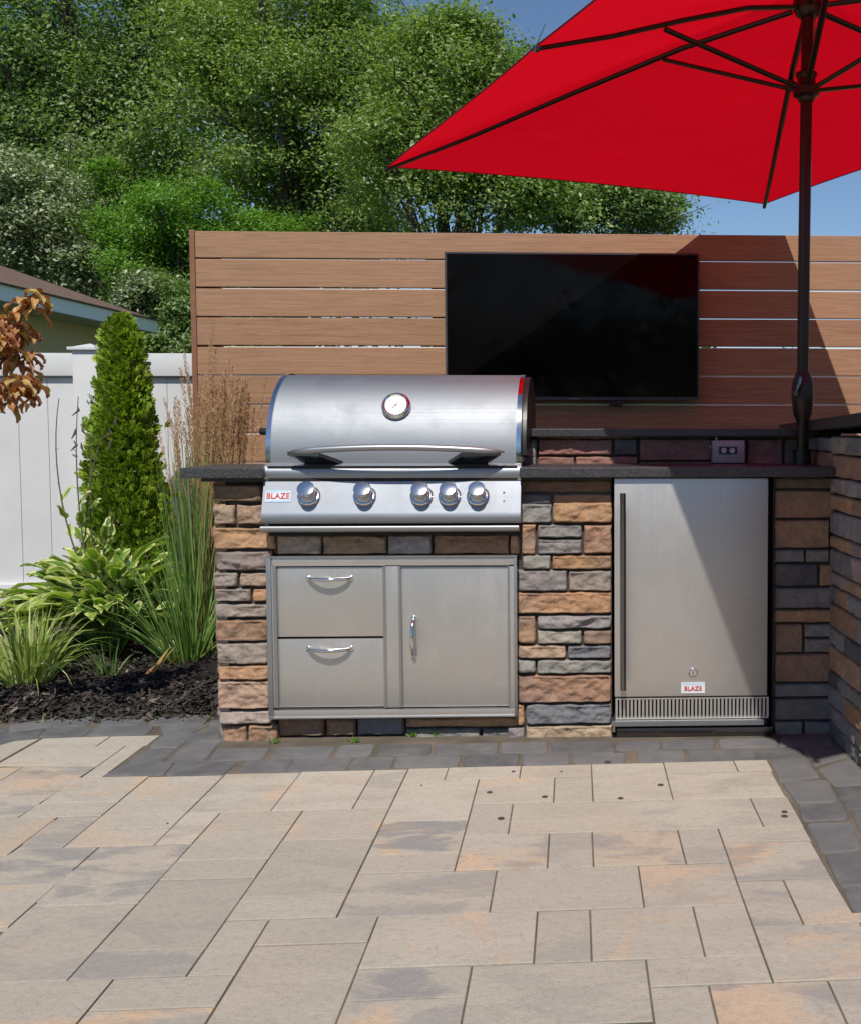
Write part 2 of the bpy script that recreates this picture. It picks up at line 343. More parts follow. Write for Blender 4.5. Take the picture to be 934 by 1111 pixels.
# slabs traced as quads on the ground; last numbers = (tone, orange, grey)
PAV = [
 (S(c3,(105,170),(258,166),(240,218),(82,221)),),(S(c3,(262,166),(566,160),(553,210),(245,217)),),(S(c3,(570,160),(862,154),(860,204),(560,210)),),
 (S(c3,(83,222),(397,218),(340,385),(5,394)),),(S(c3,(400,218),(708,208),(697,312),(370,324)),.8,.6,0),(S(c3,(711,208),(862,204),(865,308),(702,313)),),
 (S(c3,(365,326),(532,321),(505,448),(325,454)),.5,0,0),(S(c3,(535,321),(1142,306),(1151,432),(510,447)),),(S(c3,(322,456),(686,446),(668,592),(282,600)),.7,.9,.6),
 (S(c3,(690,446),(866,440),(865,586),(675,592)),.5,0,.3),(S(c3,(0,397),(337,389),(298,527),(-74,538)),.6,.8,.9),(S(c3,(-78,540),(296,529),(268,602),(-115,615)),.5,0,0),
 (S(c1,(655,283),(958,277),(716,500),(358,503)),.8,.3,0),(S(c1,(356,505),(714,502),(640,570),(262,578)),.8,.3,0),(S(c1,(330,288),(648,284),(503,392),(168,394)),.8,.5,.2),
 (S(c1,(164,396),(500,394),(412,450),(75,457)),.7,0,0),(S(c1,(472,112),(680,107),(622,148),(406,152)),.9,0,0),(S(c1,(542,152),(620,150),(430,283),(335,286)),.9,0,0),
 (S(c1,(182,122),(468,113),(404,153),(536,153),(398,240),(-25,238)),.9,.2,0),(S(c1,(95,245),(394,243),(66,456),(-250,458),(-5,312)),.7,.5,.6),(S(c1,(-40,243),(90,246),(-12,310),(-200,310)),.7,.9,0),
 (S(c1,(-20,155),(60,132),(168,122),(-2,218),(-160,230)),),(S(c1,(-150,460),(240,457),(0,622),(-350,622)),.5,.3,0),(S(c1,(247,455),(412,450),(252,580),(70,588)),.4,0,.5),
 (S(gg,(35,320),(218,316),(120,397),(-60,402)),.5,0,.8),(S(gg,(-62,404),(118,399),(0,493),(-200,493)),.6,1,0),(S(gg,(222,316),(410,312),(282,437),(80,442)),.6,.1,.7),
 (S(gg,(75,444),(280,440),(122,604),(-135,612)),.4,.3,.3),(S(c2,(187,193),(497,185),(360,349),(12,359)),.8,.5,.2),(S(c1,(786,438),(955,433),(810,566),(650,570)),),
 (S(c2,(180,356),(525,346),(478,405),(135,410)),.5,.1,0),(S(c2,(132,412),(475,408),(360,550),(-20,560)),.6,.3,0),(S(c2,(-25,563),(358,552),(292,632),(-100,645)),.4,0,0),
 (S(gg,(350,390),(545,383),(425,535),(190,541)),.25,0,.3),(S(gg,(188,543),(422,537),(385,594),(125,604)),.3,0,.6),(S(c2,(500,184),(806,178),(704,339),(364,347)),.9,.4,0),
 (S(c2,(810,178),(960,173),(862,342),(708,339)),.7,0,.3),(S(c2,(530,347),(858,345),(803,463),(455,475)),.6,1,0),(S(gg,(605,305),(800,297),(730,418),(520,428)),.35,0,.2),
 (S(gg,(518,430),(729,421),(712,466),(485,474)),.6,0,0),(S(gg,(488,476),(583,474),(503,592),(388,595)),.5,0,0),(S(gg,(588,475),(820,468),(792,521),(562,527)),.4,.2,.2),
 (S(gg,(558,530),(790,523),(695,745),(415,745)),.45,.1,.1),(S(gg,(240,604),(503,594),(455,660),(192,670)),.4,0,0),(S(gg,(190,672),(455,663),(400,745),(130,745)),.6,.9,.4),
 (S(gg,(-60,612),(240,604),(130,740),(-200,740)),.45,.6,0),([c6(688,243),c7(460,224),c7(438,430),c6(595,458)],.7,.7,0),([c6(593,460),c7(200,443),c7(165,566),c6(540,582)],.4,0,.9),
 ([c6(537,586),c7(163,570),c7(135,720),c6(470,730)],.5,.9,.5),(S(c7,(300,55),(872,38),(884,203),(264,220)),.5,0,0),(S(c7,(466,222),(672,212),(670,422),(443,430)),.35,0,.3),
 ([c7(680,211),c8(257,200),c8(290,400),c7(678,420)],.5,.5,0),(S(c8,(262,198),(452,190),(512,393),(297,400)),.55,0,.1),(S(c8,(40,37),(404,24),(450,188),(48,202)),.5,.5,.2),
 (S(c7,(205,443),(900,415),(920,672),(150,690)),.5,0,.2),(S(c8,(72,414),(516,395),(552,507),(80,530)),.55,0,.1),(S(c8,(86,533),(320,524),(360,740),(90,740)),.5,0,.1),
 (S(c8,(326,523),(800,502),(890,720),(365,740)),.5,.6,.7),(S(c8,(808,500),(1050,490),(1150,710),(895,720)),.5,0,.3),(S(c8,(498,287),(915,266),(1060,480),(560,505)),.5,.8,.3),
 (S(c8,(440,98),(628,95),(692,270),(490,283)),.4,0,.7),(S(c8,(632,94),(815,84),(900,225),(1010,222),(1020,262),(700,270)),.5,.6,.2),(S(c4,(480,433),(760,418),(830,546),(516,558)),.6,1,.6),
 (S(c4,(458,378),(735,366),(758,415),(475,430)),.6,0,.2),(S(c4,(308,383),(448,378),(480,494),(328,499)),.45,0,.3),(S(c4,(12,392),(303,384),(325,499),(8,508)),.55,.3,.6),
 (S(c4,(155,286),(553,270),(588,368),(158,384)),),(S(c4,(558,270),(680,266),(732,362),(595,368)),.5,0,.2),(S(c4,(9,156),(248,151),(275,274),(8,284)),),
 (S(c4,(256,151),(492,146),(507,180),(268,186)),),(S(c4,(497,145),(610,142),(630,180),(512,181)),),(S(c4,(270,188),(632,183),(668,265),(282,274)),),
 (S(c8,(920,265),(1100,255),(1200,440),(1065,480)),.5,0,.2),([c2(540,618),c2(730,617),(388,948.5),(358,995)],.5,0,.2) if False else (S(c7,(-268,70),(297,53),(262,221),(-378,246)),.5,.1,.5),
]
COB = [S(c1,*q) for q in [
 [(40,72),(60,62),(238,35),(215,72),(50,92)],[(245,35),(412,30),(362,68),(218,72)],[(440,35),(632,25),(585,62),(415,66)],[(665,28),(885,24),(860,62),(630,66)],[(-220,95),(25,78),(35,90),(-30,110),(-200,130)],
 [(-60,152),(-60,115),(45,96),(195,78),(160,112),(0,146)],[(203,80),(405,75),(350,110),(165,115)],[(410,70),(650,68),(620,103),(375,108)],[(680,68),(880,66),(805,101),(695,103)],
 [(690,106),(825,104),(750,160),(630,160)],[(628,163),(742,162),(685,218),(545,222)],[(543,225),(735,222),(690,275),(436,281)],[(893,68),(1000,64),(960,130),(832,132)],[(790,138),(930,135),(865,215),(705,220)],
 [(745,225),(1000,222),(940,272),(700,276)],[(900,30),(1030,22),(1000,62),(885,64)]]]
COB += [S(c2,*q) for q in [
 [(-25,25),(60,20),(165,10),(150,52),(30,58)],[(30,62),(155,55),(80,135),(-70,137)],[(140,85),(365,82),(325,130),(105,138)],[(260,138),(458,133),(425,180),(230,187)],
 [(395,80),(640,78),(610,122),(365,130)],[(470,130),(712,125),(675,176),(440,182)],[(660,75),(805,70),(780,118),(635,122)],[(725,125),(888,120),(868,168),(695,172)]]]
COB += [S(c3,*q) for q in [
 [(-25,70),(185,65),(180,110),(-40,115)],[(205,70),(465,62),(460,105),(200,112)],[(480,62),(670,58),(675,102),(485,105)],[(690,60),(940,55),(960,105),(700,100)],
 [(45,122),(308,118),(298,160),(30,167)],[(335,115),(555,108),(548,158),(322,162)],[(575,108),(765,106),(765,150),(575,157)],[(785,108),(1000,105),(1000,148),(790,150)]]]
COB += [S(c4,*q) for q in [
 [(92,78),(240,76),(238,105),(90,108)],[(250,75),(428,72),(425,100),(248,103)],[(445,68),(640,65),(645,95),(450,98)],[(660,62),(830,58),(840,90),(655,93)],[(165,112),(320,108),(328,145),(165,148)],
 [(338,108),(560,102),(570,140),(345,146)],[(570,105),(720,98),(730,128),(580,140)],[(735,98),(860,92),(885,130),(775,160)],[(622,142),(740,134),(790,200),(655,215)],[(785,172),(895,137),(975,222),(845,232)],
 [(665,220),(820,212),(850,285),(715,290)],[(720,295),(870,292),(890,345),(735,352)],[(750,360),(900,355),(935,450),(800,462)],[(810,468),(970,462),(1010,570),(865,578)],[(870,582),(1015,576),(1070,680),(915,668)],
 [(845,238),(985,228),(1010,305),(885,312)],[(905,320),(1030,312),(1060,385),(935,395)],[(950,405),(1070,398),(1110,480),(990,490)]]]
def bevel_plate(polys, cols, z, gap, bev, round_=0, jig=0.0, thick=.03):
    V, Fs, Cs = [], [], []
    for poly, col in zip(polys, cols):
        P = np.array([(p.x, p.y) for p in poly]); 
        ar = sum(P[i][0]*P[(i+1) % len(P)][1]-P[(i+1) % len(P)][0]*P[i][1] for i in range(len(P)))
        if ar < 0: P = P[::-1]
        def inset(P, d):
            out = []; n = len(P)
            for i in range(n):
                a, b, c = P[i-1], P[i], P[(i+1) % n]
                e1 = (b-a)/np.linalg.norm(b-a); e2 = (c-b)/np.linalg.norm(c-b)
                n1 = np.array([-e1[1], e1[0]]); n2 = np.array([-e2[1], e2[0]]); m = n1+n2; m = m/max(.5, (m@m)/2)
                out.append(b+m*d)
            return np.array(out)
        P = inset(P, gap)
        if round_:
            Q = []; n = len(P)
            for i in range(n):
                a, b, c = P[i-1], P[i], P[(i+1) % n]
                r1 = min(round_*random.uniform(.8, 1.4), .35*np.linalg.norm(b-a)); r2 = min(round_*random.uniform(.8, 1.4), .35*np.linalg.norm(c-b))
                p = b+(a-b)/np.linalg.norm(a-b)*r1; q = b+(c-b)/np.linalg.norm(c-b)*r2
                for t in (0, .33, .66, 1): Q.append((1-t)**2*p+2*t*(1-t)*b+t*t*q)
            P = np.array(Q)+RNG.normal(0, jig, (len(Q), 2))
        tz = z+random.uniform(-.0012, .0012)
        rings = [(P, tz-thick), (P, tz-bev), (inset(P, bev*.4), tz-bev*.35), (inset(P, bev*1.3), tz)]
        n = len(P); b0 = len(V)
        for R_, zz in rings:
            for x, y in R_: V.append((x, y, zz))
        for k_ in range(3):
            for i in range(n):
                j = (i+1) % n; Fs.append([b0+k_*n+i, b0+k_*n+j, b0+(k_+1)*n+j, b0+(k_+1)*n+i]); Cs.append(col)
        Fs.append([b0+3*n+i for i in range(n)]); Cs.append(col)
    return V, Fs, Cs
def ngons(name, V, Fs, Cs, mat):
    me = bpy.data.meshes.new(name); me.from_pydata(V, [], Fs); me.update()
    a = me.color_attributes.new('Col', 'FLOAT_COLOR', 'CORNER'); c = []
    for p, col in zip(me.polygons, Cs): c += [col[0], col[1], col[2], 1.0]*p.loop_total
    a.data.foreach_set('color', c); return link(name, me, mat)
polys, cols = [], []
for q in PAV:
    polys.append([gnd(*p) for p in q[0]])
    cols.append((q[1], q[2]*.7, q[3]*.8) if len(q) > 3 else (random.uniform(.6, .95), random.choice((0, 0, .12)), random.choice((0, 0, .2))))
def snap(polys):
    ang = []; C_ = []
    for P in polys:
        if len(P) == 4:
            e = (P[1]-P[0]).normalized(); ang.append(math.atan2(e.y, e.x))
    a = float(np.median(ang)); ca, sa = math.cos(a), math.sin(a); an2 = []
    loc = [[(p.x*ca+p.y*sa, -p.x*sa+p.y*ca) for p in P] for P in polys]; rect = {}
    for i, P in enumerate(loc):
        if len(P) != 4: continue
        x0, x1 = (P[0][0]+P[3][0])/2, (P[1][0]+P[2][0])/2; y1, y0 = (P[0][1]+P[1][1])/2, (P[2][1]+P[3][1])/2
        dv = max(abs(P[0][0]-x0), abs(P[1][0]-x1), abs(P[0][1]-y1), abs(P[3][1]-y0))
        if dv < .035: rect[i] = [x0, x1, y0, y1]
    ks = list(rect)
    for it in range(40):
        for i in ks:
            for j in ks:
                if i == j: continue
                A, B = rect[i], rect[j]
                oy = min(A[3], B[3])-max(A[2], B[2]); ox = min(A[1], B[1])-max(A[0], B[0])
                if oy > .03 and abs(A[1]-B[0]) < .045: m = (A[1]+B[0])/2; A[1] = B[0] = m
                if ox > .03 and abs(A[3]-B[2]) < .045: m = (A[3]+B[2])/2; A[3] = B[2] = m
    out = []
    for i, P in enumerate(loc):
        if i in rect: x0, x1, y0, y1 = rect[i]; P = [(x0, y1), (x1, y1), (x1, y0), (x0, y0)]
        else:
            Q = []
            for (x, y) in P:     # pull free corners onto near slab edges
                bx_ = [v for r in rect.values() for v in r[:2] if abs(v-x) < .014 and r[2]-.02 < y < r[3]+.02]; by_ = [v for r in rect.values() for v in r[2:] if abs(v-y) < .014 and r[0]-.02 < x < r[1]+.02]
                Q.append((min(bx_, key=lambda v: abs(v-x)) if bx_ else x, min(by_, key=lambda v: abs(v-y)) if by_ else y))
            P = Q
        out.append([Vector((x*ca-y*sa, x*sa+y*ca, 0)) for x, y in P])
    print('snapped', len(rect), 'of', len(polys)); return out
polys = snap(polys)
V, Fs, Cs = bevel_plate(polys, cols, 0.0, .0017, .0014)
# slabs continuing outside what the photograph shows
pl2, cl2 = [], []; y = 3.2; rows = 0
while y > -6.5:
    h = random.choice((.16, .20, .32)); x = -5.6+random.random()*.2
    while x < 4.6:
        wd = random.choice((.2, .32, .48)); q = [(x, y-h), (x+wd, y-h), (x+wd, y), (x, y)]
        px_ = [topx((a, b, 0)) for a, b in q]
        out = all(p == (-9999, -9999) for p in px_) or all(p[0] < 130 for p in px_) or all(p[1] > 1140 for p in px_) or all(p[0] > 1010 for p in px_)
        if y-h > 2.2 and x > 1.1: out = False
        if y > 1.72 and x > .9: out = False
        if out: pl2.append([Vector((a, b, 0)) for a, b in q]); cl2.append((random.uniform(.3, .8), random.choice((0, 0, .7)), random.choice((0, 0, .5))))
        x += wd
    y -= h
pl2 = [[Vector((p.x, p.y, 0)) for p in q] for q in pl2]
for q in (((-130, 870), (26, 870), (14, 915), (-150, 915)), ((-150, 916), (14, 916), (10, 1010), (-200, 1010))):
    pl2.append([gnd(*p) for p in q]); cl2.append((.5, 0, .3))
V2, F2, C2 = bevel_plate(pl2, cl2, -.0022, .0016, .002)
n0 = len(V); V += V2; Fs += [[i+n0 for i in f] for f in F2]; Cs += C2
tag(ngons('patio', V, Fs, Cs, M['paver']), kind='structure')
V, Fs, Cs = bevel_plate([[gnd(*p) for p in q] for q in COB], [(0, 0, 0)]*len(COB), .001, -.0038, .005, .018, .0006)
# charcoal edging continuing out of the picture on both sides
ex, ec = [], []
for i in range(12):
    x = -2.45-.2*i-.03; yb = 3.50-.05*i
    for r_ in range(2): ex.append([Vector((x-.195, yb-.13*r_-.13, 0)), Vector((x, yb-.13*r_-.13+.05, 0)), Vector((x, yb-.13*r_+.04, 0)), Vector((x-.195, yb-.13*r_-.01, 0))])
for i in range(10):
    yb = 2.30-.2*i
    for r_ in range(2): ex.append([Vector((.80+.15*r_, yb-.195, 0)), Vector((.945+.15*r_, yb-.195, 0)), Vector((.94+.15*r_, yb, 0)), Vector((.795+.15*r_, yb, 0))])
V2, F2, C2 = bevel_plate(ex, [(0, 0, 0)]*len(ex), -.001, .004, .007, .02, .001)
n0 = len(V); V += V2; Fs += [[i+n0 for i in f] for f in F2]; Cs += C2
tag(ngons('paver_border', V, Fs, Cs, M['cobble']), kind='structure')
mb = MB()
for f_, x, y, r in ((c3,432,273,.0085),(c3,665,292,.0085),(c3,480,383,.009),(c3,532,185,.006),(c3,735,185,.004),(c4,243,229,.009),(c4,105,275,.008),(c4,670,322,.0085),(c4,670,337,.009),(c4,60,150,.011),(c3,146,243,.003),(c1,708,482,.003)):
    g = gnd(*f_(x, y)); mb.lathe((g.x, g.y, .0004), (0, 0, 1), [(0, r), (.0012, r*.96)], 14)
tag(mb.build('patio_stain', M['stain']), kind='structure')
# ------------------------------------------------------------------ planting bed
def bedz(X, Y):
    e = np.clip((Y-(3.60+0*X))/.35, 0, 1); z = -.02+.055*e+.03*np.clip((Y-4)/1.5, 0, 1)
    z = z+.012*np.sin(X*5.1+Y*3)*np.sin(Y*6.3-X*2)*e
    return z+RNG.normal(0, .004, X.shape)
bed = tag(sheet('planting_bed', -6, -1.03, 3.42, 5.9, 0, M['mulch'], 300, 180, bedz), kind='structure')
def bz(x, y): return float(-.02+.055*min(1, max(0, (y-3.6)/.35))+.03*min(1, max(0, (y-4)/1.5)))
n = 16000; X = RNG.uniform(-3.4, -1.08, n); Y = 3.62+1.9*RNG.random(n)**1.5
Z = np.array([bz(a, b) for a, b in zip(X, Y)])+RNG.uniform(0, .014, n)
L = RNG.uniform(.006, .026, n); W = RNG.uniform(.002, .007, n); az = RNG.uniform(0, 6.28, n); tl = RNG.normal(0, .35, n)
d = np.stack([np.cos(az)*np.cos(tl), np.sin(az)*np.cos(tl), np.sin(tl)], -1); s_ = np.stack([-np.sin(az), np.cos(az), RNG.normal(0, .4, n)], -1)
P = np.stack([X, Y, Z], -1); q = np.stack([P-d*L[:, None]-s_*W[:, None], P+d*L[:, None]-s_*W[:, None]*.5, P+d*L[:, None]*.9+s_*W[:, None], P-d*L[:, None]*.8+s_*W[:, None]], 1)
tag(raw('mulch', q.reshape(-1, 3), np.arange(4*n).reshape(-1, 4), M['chip']), 'dark shredded bark mulch over the planting bed', 'mulch', kind='stuff')
# ------------------------------------------------------------------ split stone
COLS = dict(br=(.31,.195,.125), or_=(.36,.215,.125), ta=(.40,.30,.22), gy=(.22,.208,.20), bl=(.155,.16,.17), gt=(.30,.25,.215), db=(.19,.125,.085), dg=(.10,.095,.10), pk=(.35,.25,.18), rd=(.25,.13,.11))
class Stones:
    def __init__(s): s.V = []; s.F = []; s.Cc = []; s.k = 0; s.n = 0
    def add(s, O, A, B, N, col, prot=.022, amp=1.0, step=.0045, gap=.0022, rnd=1.0):
        "O corner, A width vector, B height vector, N outward unit; a rough split face"
        la, lb = A.length, B.length; ua, ub = A/la, B/lb
        nx, ny = max(5, int(la/step)), max(5, int(lb/step)); s.k += 1; sd = s.k*13.7
        planes = [(random.uniform(-.006, .012)*amp, random.gauss(0, .30)*amp, random.gauss(0, .55)*amp, random.random()*la, random.random()*lb) for _ in range(9)]
        b0 = len(s.V); cr = RNG.normal(1, .022, 3)*RNG.uniform(.8, 1.2); c = tuple(max(.01, col[i]*cr[i]) for i in range(3))
        for j in range(ny+1):
            for i in range(nx+1):
                u, v = i/nx, j/ny; uu, vv = u*la, v*lb
                wob = noise.noise(Vector((uu*14, vv*14, sd)))
                ex = min(uu, la-uu); ez = min(vv, lb-vv); e = min(ex, ez)
                h = min(p[0]+p[1]*(uu-p[3])+p[2]*(vv-p[4]) for p in planes)
                h = max(h, -.014*amp)
                f1 = noise.fractal(Vector((uu*22, vv*30, sd)), .8, 2.3, 7)*.0080*amp
                rv = noise.turbulence(Vector((uu*16+3, vv*26, sd)), 4, False)*.006*amp
                R_ = (.009+.007*wob)*rnd; er = max(0.0, 1-ex/R_); ez2 = max(0.0, 1-ez/R_); q = min(1.0, math.hypot(er, ez2))
                prof = math.sqrt(max(0.0, 1-q*q))
                d = prot*prof+(h+f1-rv)*min(1, e/.010+.15)
                gx = (gap+.003*rnd*noise.noise(Vector((vv*30, sd, 1.3))))*(1-2*u); gz = (gap+.0035*rnd*noise.noise(Vector((uu*22, sd, 7.7))))*(1-2*v)
                if 0 < i < nx: gx *= max(0, 1-ex/.02)
                if 0 < j < ny: gz *= max(0, 1-ez/.02)
                s.V.append(tuple(O+ua*(uu+gx)+ub*(vv+gz)+N*d))
        w_ = nx+1
        for j in range(ny):
            for i in range(nx):
                a = b0+j*w_+i; s.F.append((a, a+1, a+w_+1, a+w_)); s.Cc.append(c)
        # skirt back into the wall
        loop = [b0+i for i in range(nx+1)]+[b0+j*w_+nx for j in range(1, ny+1)]+[b0+ny*w_+i for i in range(nx-1, -1, -1)]+[b0+j*w_ for j in range(ny-1, 0, -1)]
        b1 = len(s.V)
        for i in loop: p = Vector(s.V[i]); s.V.append(tuple(p-N*.03))
        m_ = len(loop)
        for i in range(m_):
            j = (i+1) % m_; s.F.append((loop[i], b1+i, b1+j, loop[j])); s.Cc.append(c)
    def px(s, f_, rects, Y, **kw):
        for (x0, y0, x1, y1, c) in rects:
            a = f_(x0, y1); b = f_(x1, y1); t = f_(x0, y0)
            P0, P1, P2 = at(*a, Y), at(*b, Y), at(*t, Y)
            s.add(P0, Vector((P1.x-P0.x, 0, 0)), Vector((0, 0, P2.z-P0.z)), Vector((0, -1, 0)), COLS[c], **kw)
    def rows(s, O, A, Ht, N, **kw):
        "random courses over a wall of width vector A"
        la = A.length; ua = A/la; z = 0
        while z < Ht-.02:
            h = min(random.choice((.055, .07, .09, .105)), Ht-z)
            if Ht-z-h < .045: h = Ht-z
            x = 0
            while x < la-.01:
                l_ = min(random.uniform(.11, .34), la-x)
                if la-x-l_ < .07: l_ = la-x
                s.add(O+ua*x+Vector((0, 0, z)), ua*l_, Vector((0, 0, h)), N, COLS[random.choice(('br', 'gy', 'bl', 'gt', 'db', 'or_', 'gy', 'pk'))], **kw)
                x += l_
            z += h
    def build(s, name, parent=None):
        o = raw(name, s.V, s.F, M['stone'], parent, s.Cc, True); return o
def k22(x, y): return (220+x/3.4727, 500+y/3.4727)
def k25(x, y): return (220+x/2.594, 500+y/2.594)
def k55(x, y): return (550+x/3.0846, 460+y/3.0846)
def k82(x, y): return (820+x/2.78, 440+y/2.78)
def k56(x, y): return (560+x/2.497, 440+y/2.497)
# ------------------------------------------------------------------ outdoor kitchen island
YW = 3.405                                   # plane the veneer stands on
TOPZ = at(640, 507, 3.35).z; UND = at(640, 518, 3.35).z
XL = at(236, 650, YW).x; XC = gnd(903, 797).x; YB = 3.70   # left end, inner corner, face of the raised bar
isl = empty('outdoor_kitchen_island', (0, 3.6, 0), 'stone faced outdoor kitchen island with black granite counter and raised back ledge', 'kitchen island')
core = MB()
gx0, gx1 = at(294, 560, YW).x, at(562, 560, YW).x        # opening of the grill
fx0, fx1 = at(664, 650, YW).x, at(838, 650, YW).x        # opening of the refrigerator
core.box((XL+.012, YW+.012, -.03), (gx0, 4.0, UND)); core.box((gx1, YW+.012, -.03), (fx0-.002, 4.0, UND)); core.box((fx1+.002, YW+.012, -.03), (XC+.3, 4.0, UND))
core.box((gx0, YW+.035, -.03), (gx1, 4.0, at(400, 575, YW).z)); core.box((fx0-.002, 3.95, -.03), (fx1+.002, 4.0, UND))
core.box((XL+.02, 4.0, -.03), (XC+.3, 4.05, UND))
core.build('block_core', M['mortar'], isl)
st = Stones()
st.px(k22, [(42,88,232,155,'db'),(42,165,125,240,'ta'),(128,165,232,240,'pk'),(42,250,272,335,'or_'),(50,340,262,415,'gt'),(42,420,135,475,'gt'),(140,420,250,475,'ta'),
 (45,480,185,532,'gt'),(190,480,250,532,'or_'),(48,538,250,592,'gt'),(50,598,250,682,'br'),(55,686,250,768,'gt'),(60,770,255,828,'or_'),(58,828,258,938,'pk'),(65,942,262,995,'gt'),(78,998,168,1084,'br'),(172,996,285,1084,'br')], YW)
st.build('stone_veneer', isl); st = Stones()
st.px(k25, [(208,208,335,264,'gt'),(338,208,518,264,'br'),(520,208,645,264,'gy'),(650,206,862,264,'db'),(864,206,893,264,'br')], YW+.012, amp=.6, prot=.012)
st.px(k25, [(205,196,208,264,'db')], YW+.02, amp=.2)
st.build('stone_veneer', isl); st = Stones()
st.px(k25, [(213,723,345,776,'br'),(347,727,433,774,'br'),(435,722,568,772,'bl'),(571,724,893,752,'or_'),(216,778,475,803,'pk'),(478,776,568,803,'gy'),(571,754,782,799,'gy'),(785,754,907,797,'gy')], YW+.022, amp=.7, prot=.018)
st.build('stone_veneer', isl); st = Stones()
st.px(k55, [(45,188,352,230,'db')], YW+.015, amp=.4, prot=.012)
st.px(k55, [(45,232,150,272,'dg'),(152,232,352,272,'db')], YW+.010, amp=.4, prot=.012)
st.px(k55, [(46,266,149,333,'gy'),(151,262,352,332,'or_'),(46,335,98,436,'or_'),(100,335,252,382,'gy'),(101,384,252,437,'gy'),(254,336,352,436,'br'),
 (50,438,147,487,'gy'),(149,438,350,488,'or_'),(36,488,202,561,'gy'),(204,490,350,561,'gt'),(36,562,350,637,'or_'),(36,640,97,738,'br'),(100,640,350,688,'gy'),(100,690,251,738,'gt'),(254,690,350,738,'br'),
 (36,740,198,787,'pk'),(200,740,350,787,'bl'),(36,789,97,836,'gy'),(99,789,350,838,'gy'),(36,840,350,936,'br'),(30,940,60,1010,'or_'),(62,938,350,1007,'bl'),(0,1014,60,1062,'gy'),(62,1009,352,1063,'pk')], YW)
st.build('stone_veneer', isl); st = Stones()
st.px(k82, [(55,215,235,252,'db'),(55,254,240,341,'br'),(55,344,222,431,'br'),(55,433,147,474,'gy'),(149,433,222,474,'gy'),(55,477,188,546,'dg'),(190,477,236,546,'or_'),(55,548,236,613,'gy'),
 (55,615,236,656,'or_'),(55,658,142,746,'br'),(144,658,232,700,'gy'),(144,702,232,746,'gy'),(55,748,242,836,'br'),(55,838,242,881,'gy'),(55,883,232,951,'gy'),(55,953,142,996,'gy'),(144,953,232,994,'gy')], YW+.004, amp=.35, prot=.014, rnd=.6)
st.build('stone_veneer', isl); st = Stones()
# left end of the island, seen only from the side
st.rows(Vector((XL, 4.0, -.01)), Vector((0, -(4.0-YW), 0)), UND, Vector((-1, 0, 0)), step=.012)
st.build('stone_veneer', isl); st = Stones()
# raised bar wall behind the counter
st.px(k56, [(-60,92,55,166,'gy'),(58,90,261,135,'rd'),(263,90,328,135,'dg'),(58,137,158,168,'rd'),(160,137,328,168,'rd'),(332,90,530,150,'rd'),(332,152,535,168,'db'),(537,90,622,168,'rd'),(625,90,722,168,'rd'),(725,90,770,168,'db'),(772,90,850,168,'rd'),(852,90,880,168,'gt')], YB, amp=.6, prot=.015)
st.px(k56, [(55,66,330,92,'db'),(330,66,700,92,'dg'),(700,66,880,92,'db')], YB+.002, amp=.3, prot=.012)
st.build('stone_veneer', isl)
LZ1 = at(640, 465, 3.66).z; LZ0 = at(640, 473.5, 3.66).z
MB().box((gx0+.05, YB+.012, TOPZ-.02), (XC+.3, YB+.24, LZ0-.001)).build('raised_bar_wall', M['mortar'], isl)
MB().box((gx0+.03, YB-.045, LZ0), (XC-.005, YB+.27, LZ1), .003).build('raised_ledge', M['granite'], isl)
ct = MB(); YF = 3.345
lx = at(195, 515, YF).x; glx0, glx1 = at(288, 515, 3.37).x, at(564, 515, 3.37).x
ct.box((lx, YF, UND), (glx0, YB+.01, TOPZ), .003).build('countertop', M['granite'], isl); MB().box((glx1, YF, UND), (XC-.004, YB+.01, TOPZ), .003).build('countertop', M['granite'], isl)
x0 = at(218, 523, 3.37).x
MB().box((x0, 3.372, UND-.012), (gx0-.002, 3.9, UND-.001)).build('counter_support', M['black'], isl); MB().box((at(582, 521, 3.375).x, 3.385, UND-.009), (at(638, 521, 3.375).x, 3.43, UND-.001)).build('counter_support', M['black'], isl); MB().box((at(848, 521, 3.375).x, 3.385, UND-.009), (at(896, 521, 3.375).x, 3.43, UND-.001)).build('counter_support', M['black'], isl)
# return wall at the right
wal = empty('stone_return_wall', (XC, YW, 0), 'taller stone veneer wall returning towards the viewer at the right edge under a dark cap', 'stone wall')
P0 = gnd(903, 797); P0 = Vector((P0.x, YW+.0, -.01)); dr = Vector((.062, -1, 0)).normalized(); N = Vector((-dr.y*-1, 0, 0)); N = Vector((dr.y, -dr.x, 0)).normalized()
if N.x > 0: N = -N
s2 = Stones(); Lw = .95
ys = [-.01,.045,.10,.165,.215,.30,.36,.44,.50,.545,.62,.665,.745,.80,.855,.93,.99]
seq = [('bl','gy','gy'),('gy','ta','gy'),('gy','or_','br'),('dg','gy','gy'),('br','or_','gy'),('gy','dg','br'),('br','gy','br'),('gy','or_','gy'),('gt','br','or_'),('gy','gt','gy'),('or_','gt','br'),('gy','gy','br'),('or_','br','br'),('gt','gy','gt'),('or_','br','or_'),('gt','gy','ta')]
for (z0, z1), cs in zip(zip(ys, ys[1:]), seq):
    x = 0.0; i = 0
    while x < Lw-.01:
        l_ = min(random.choice((.10, .17, .24, .30)), Lw-x)
        if Lw-x-l_ < .06: l_ = Lw-x
        O = P0+dr*x; O.z = z0+.0
        s2.add(O, dr*l_, Vector((0, 0, z1-z0)), N, COLS[cs[i % 3]], prot=.016, amp=.6, rnd=.8); x += l_; i += 1
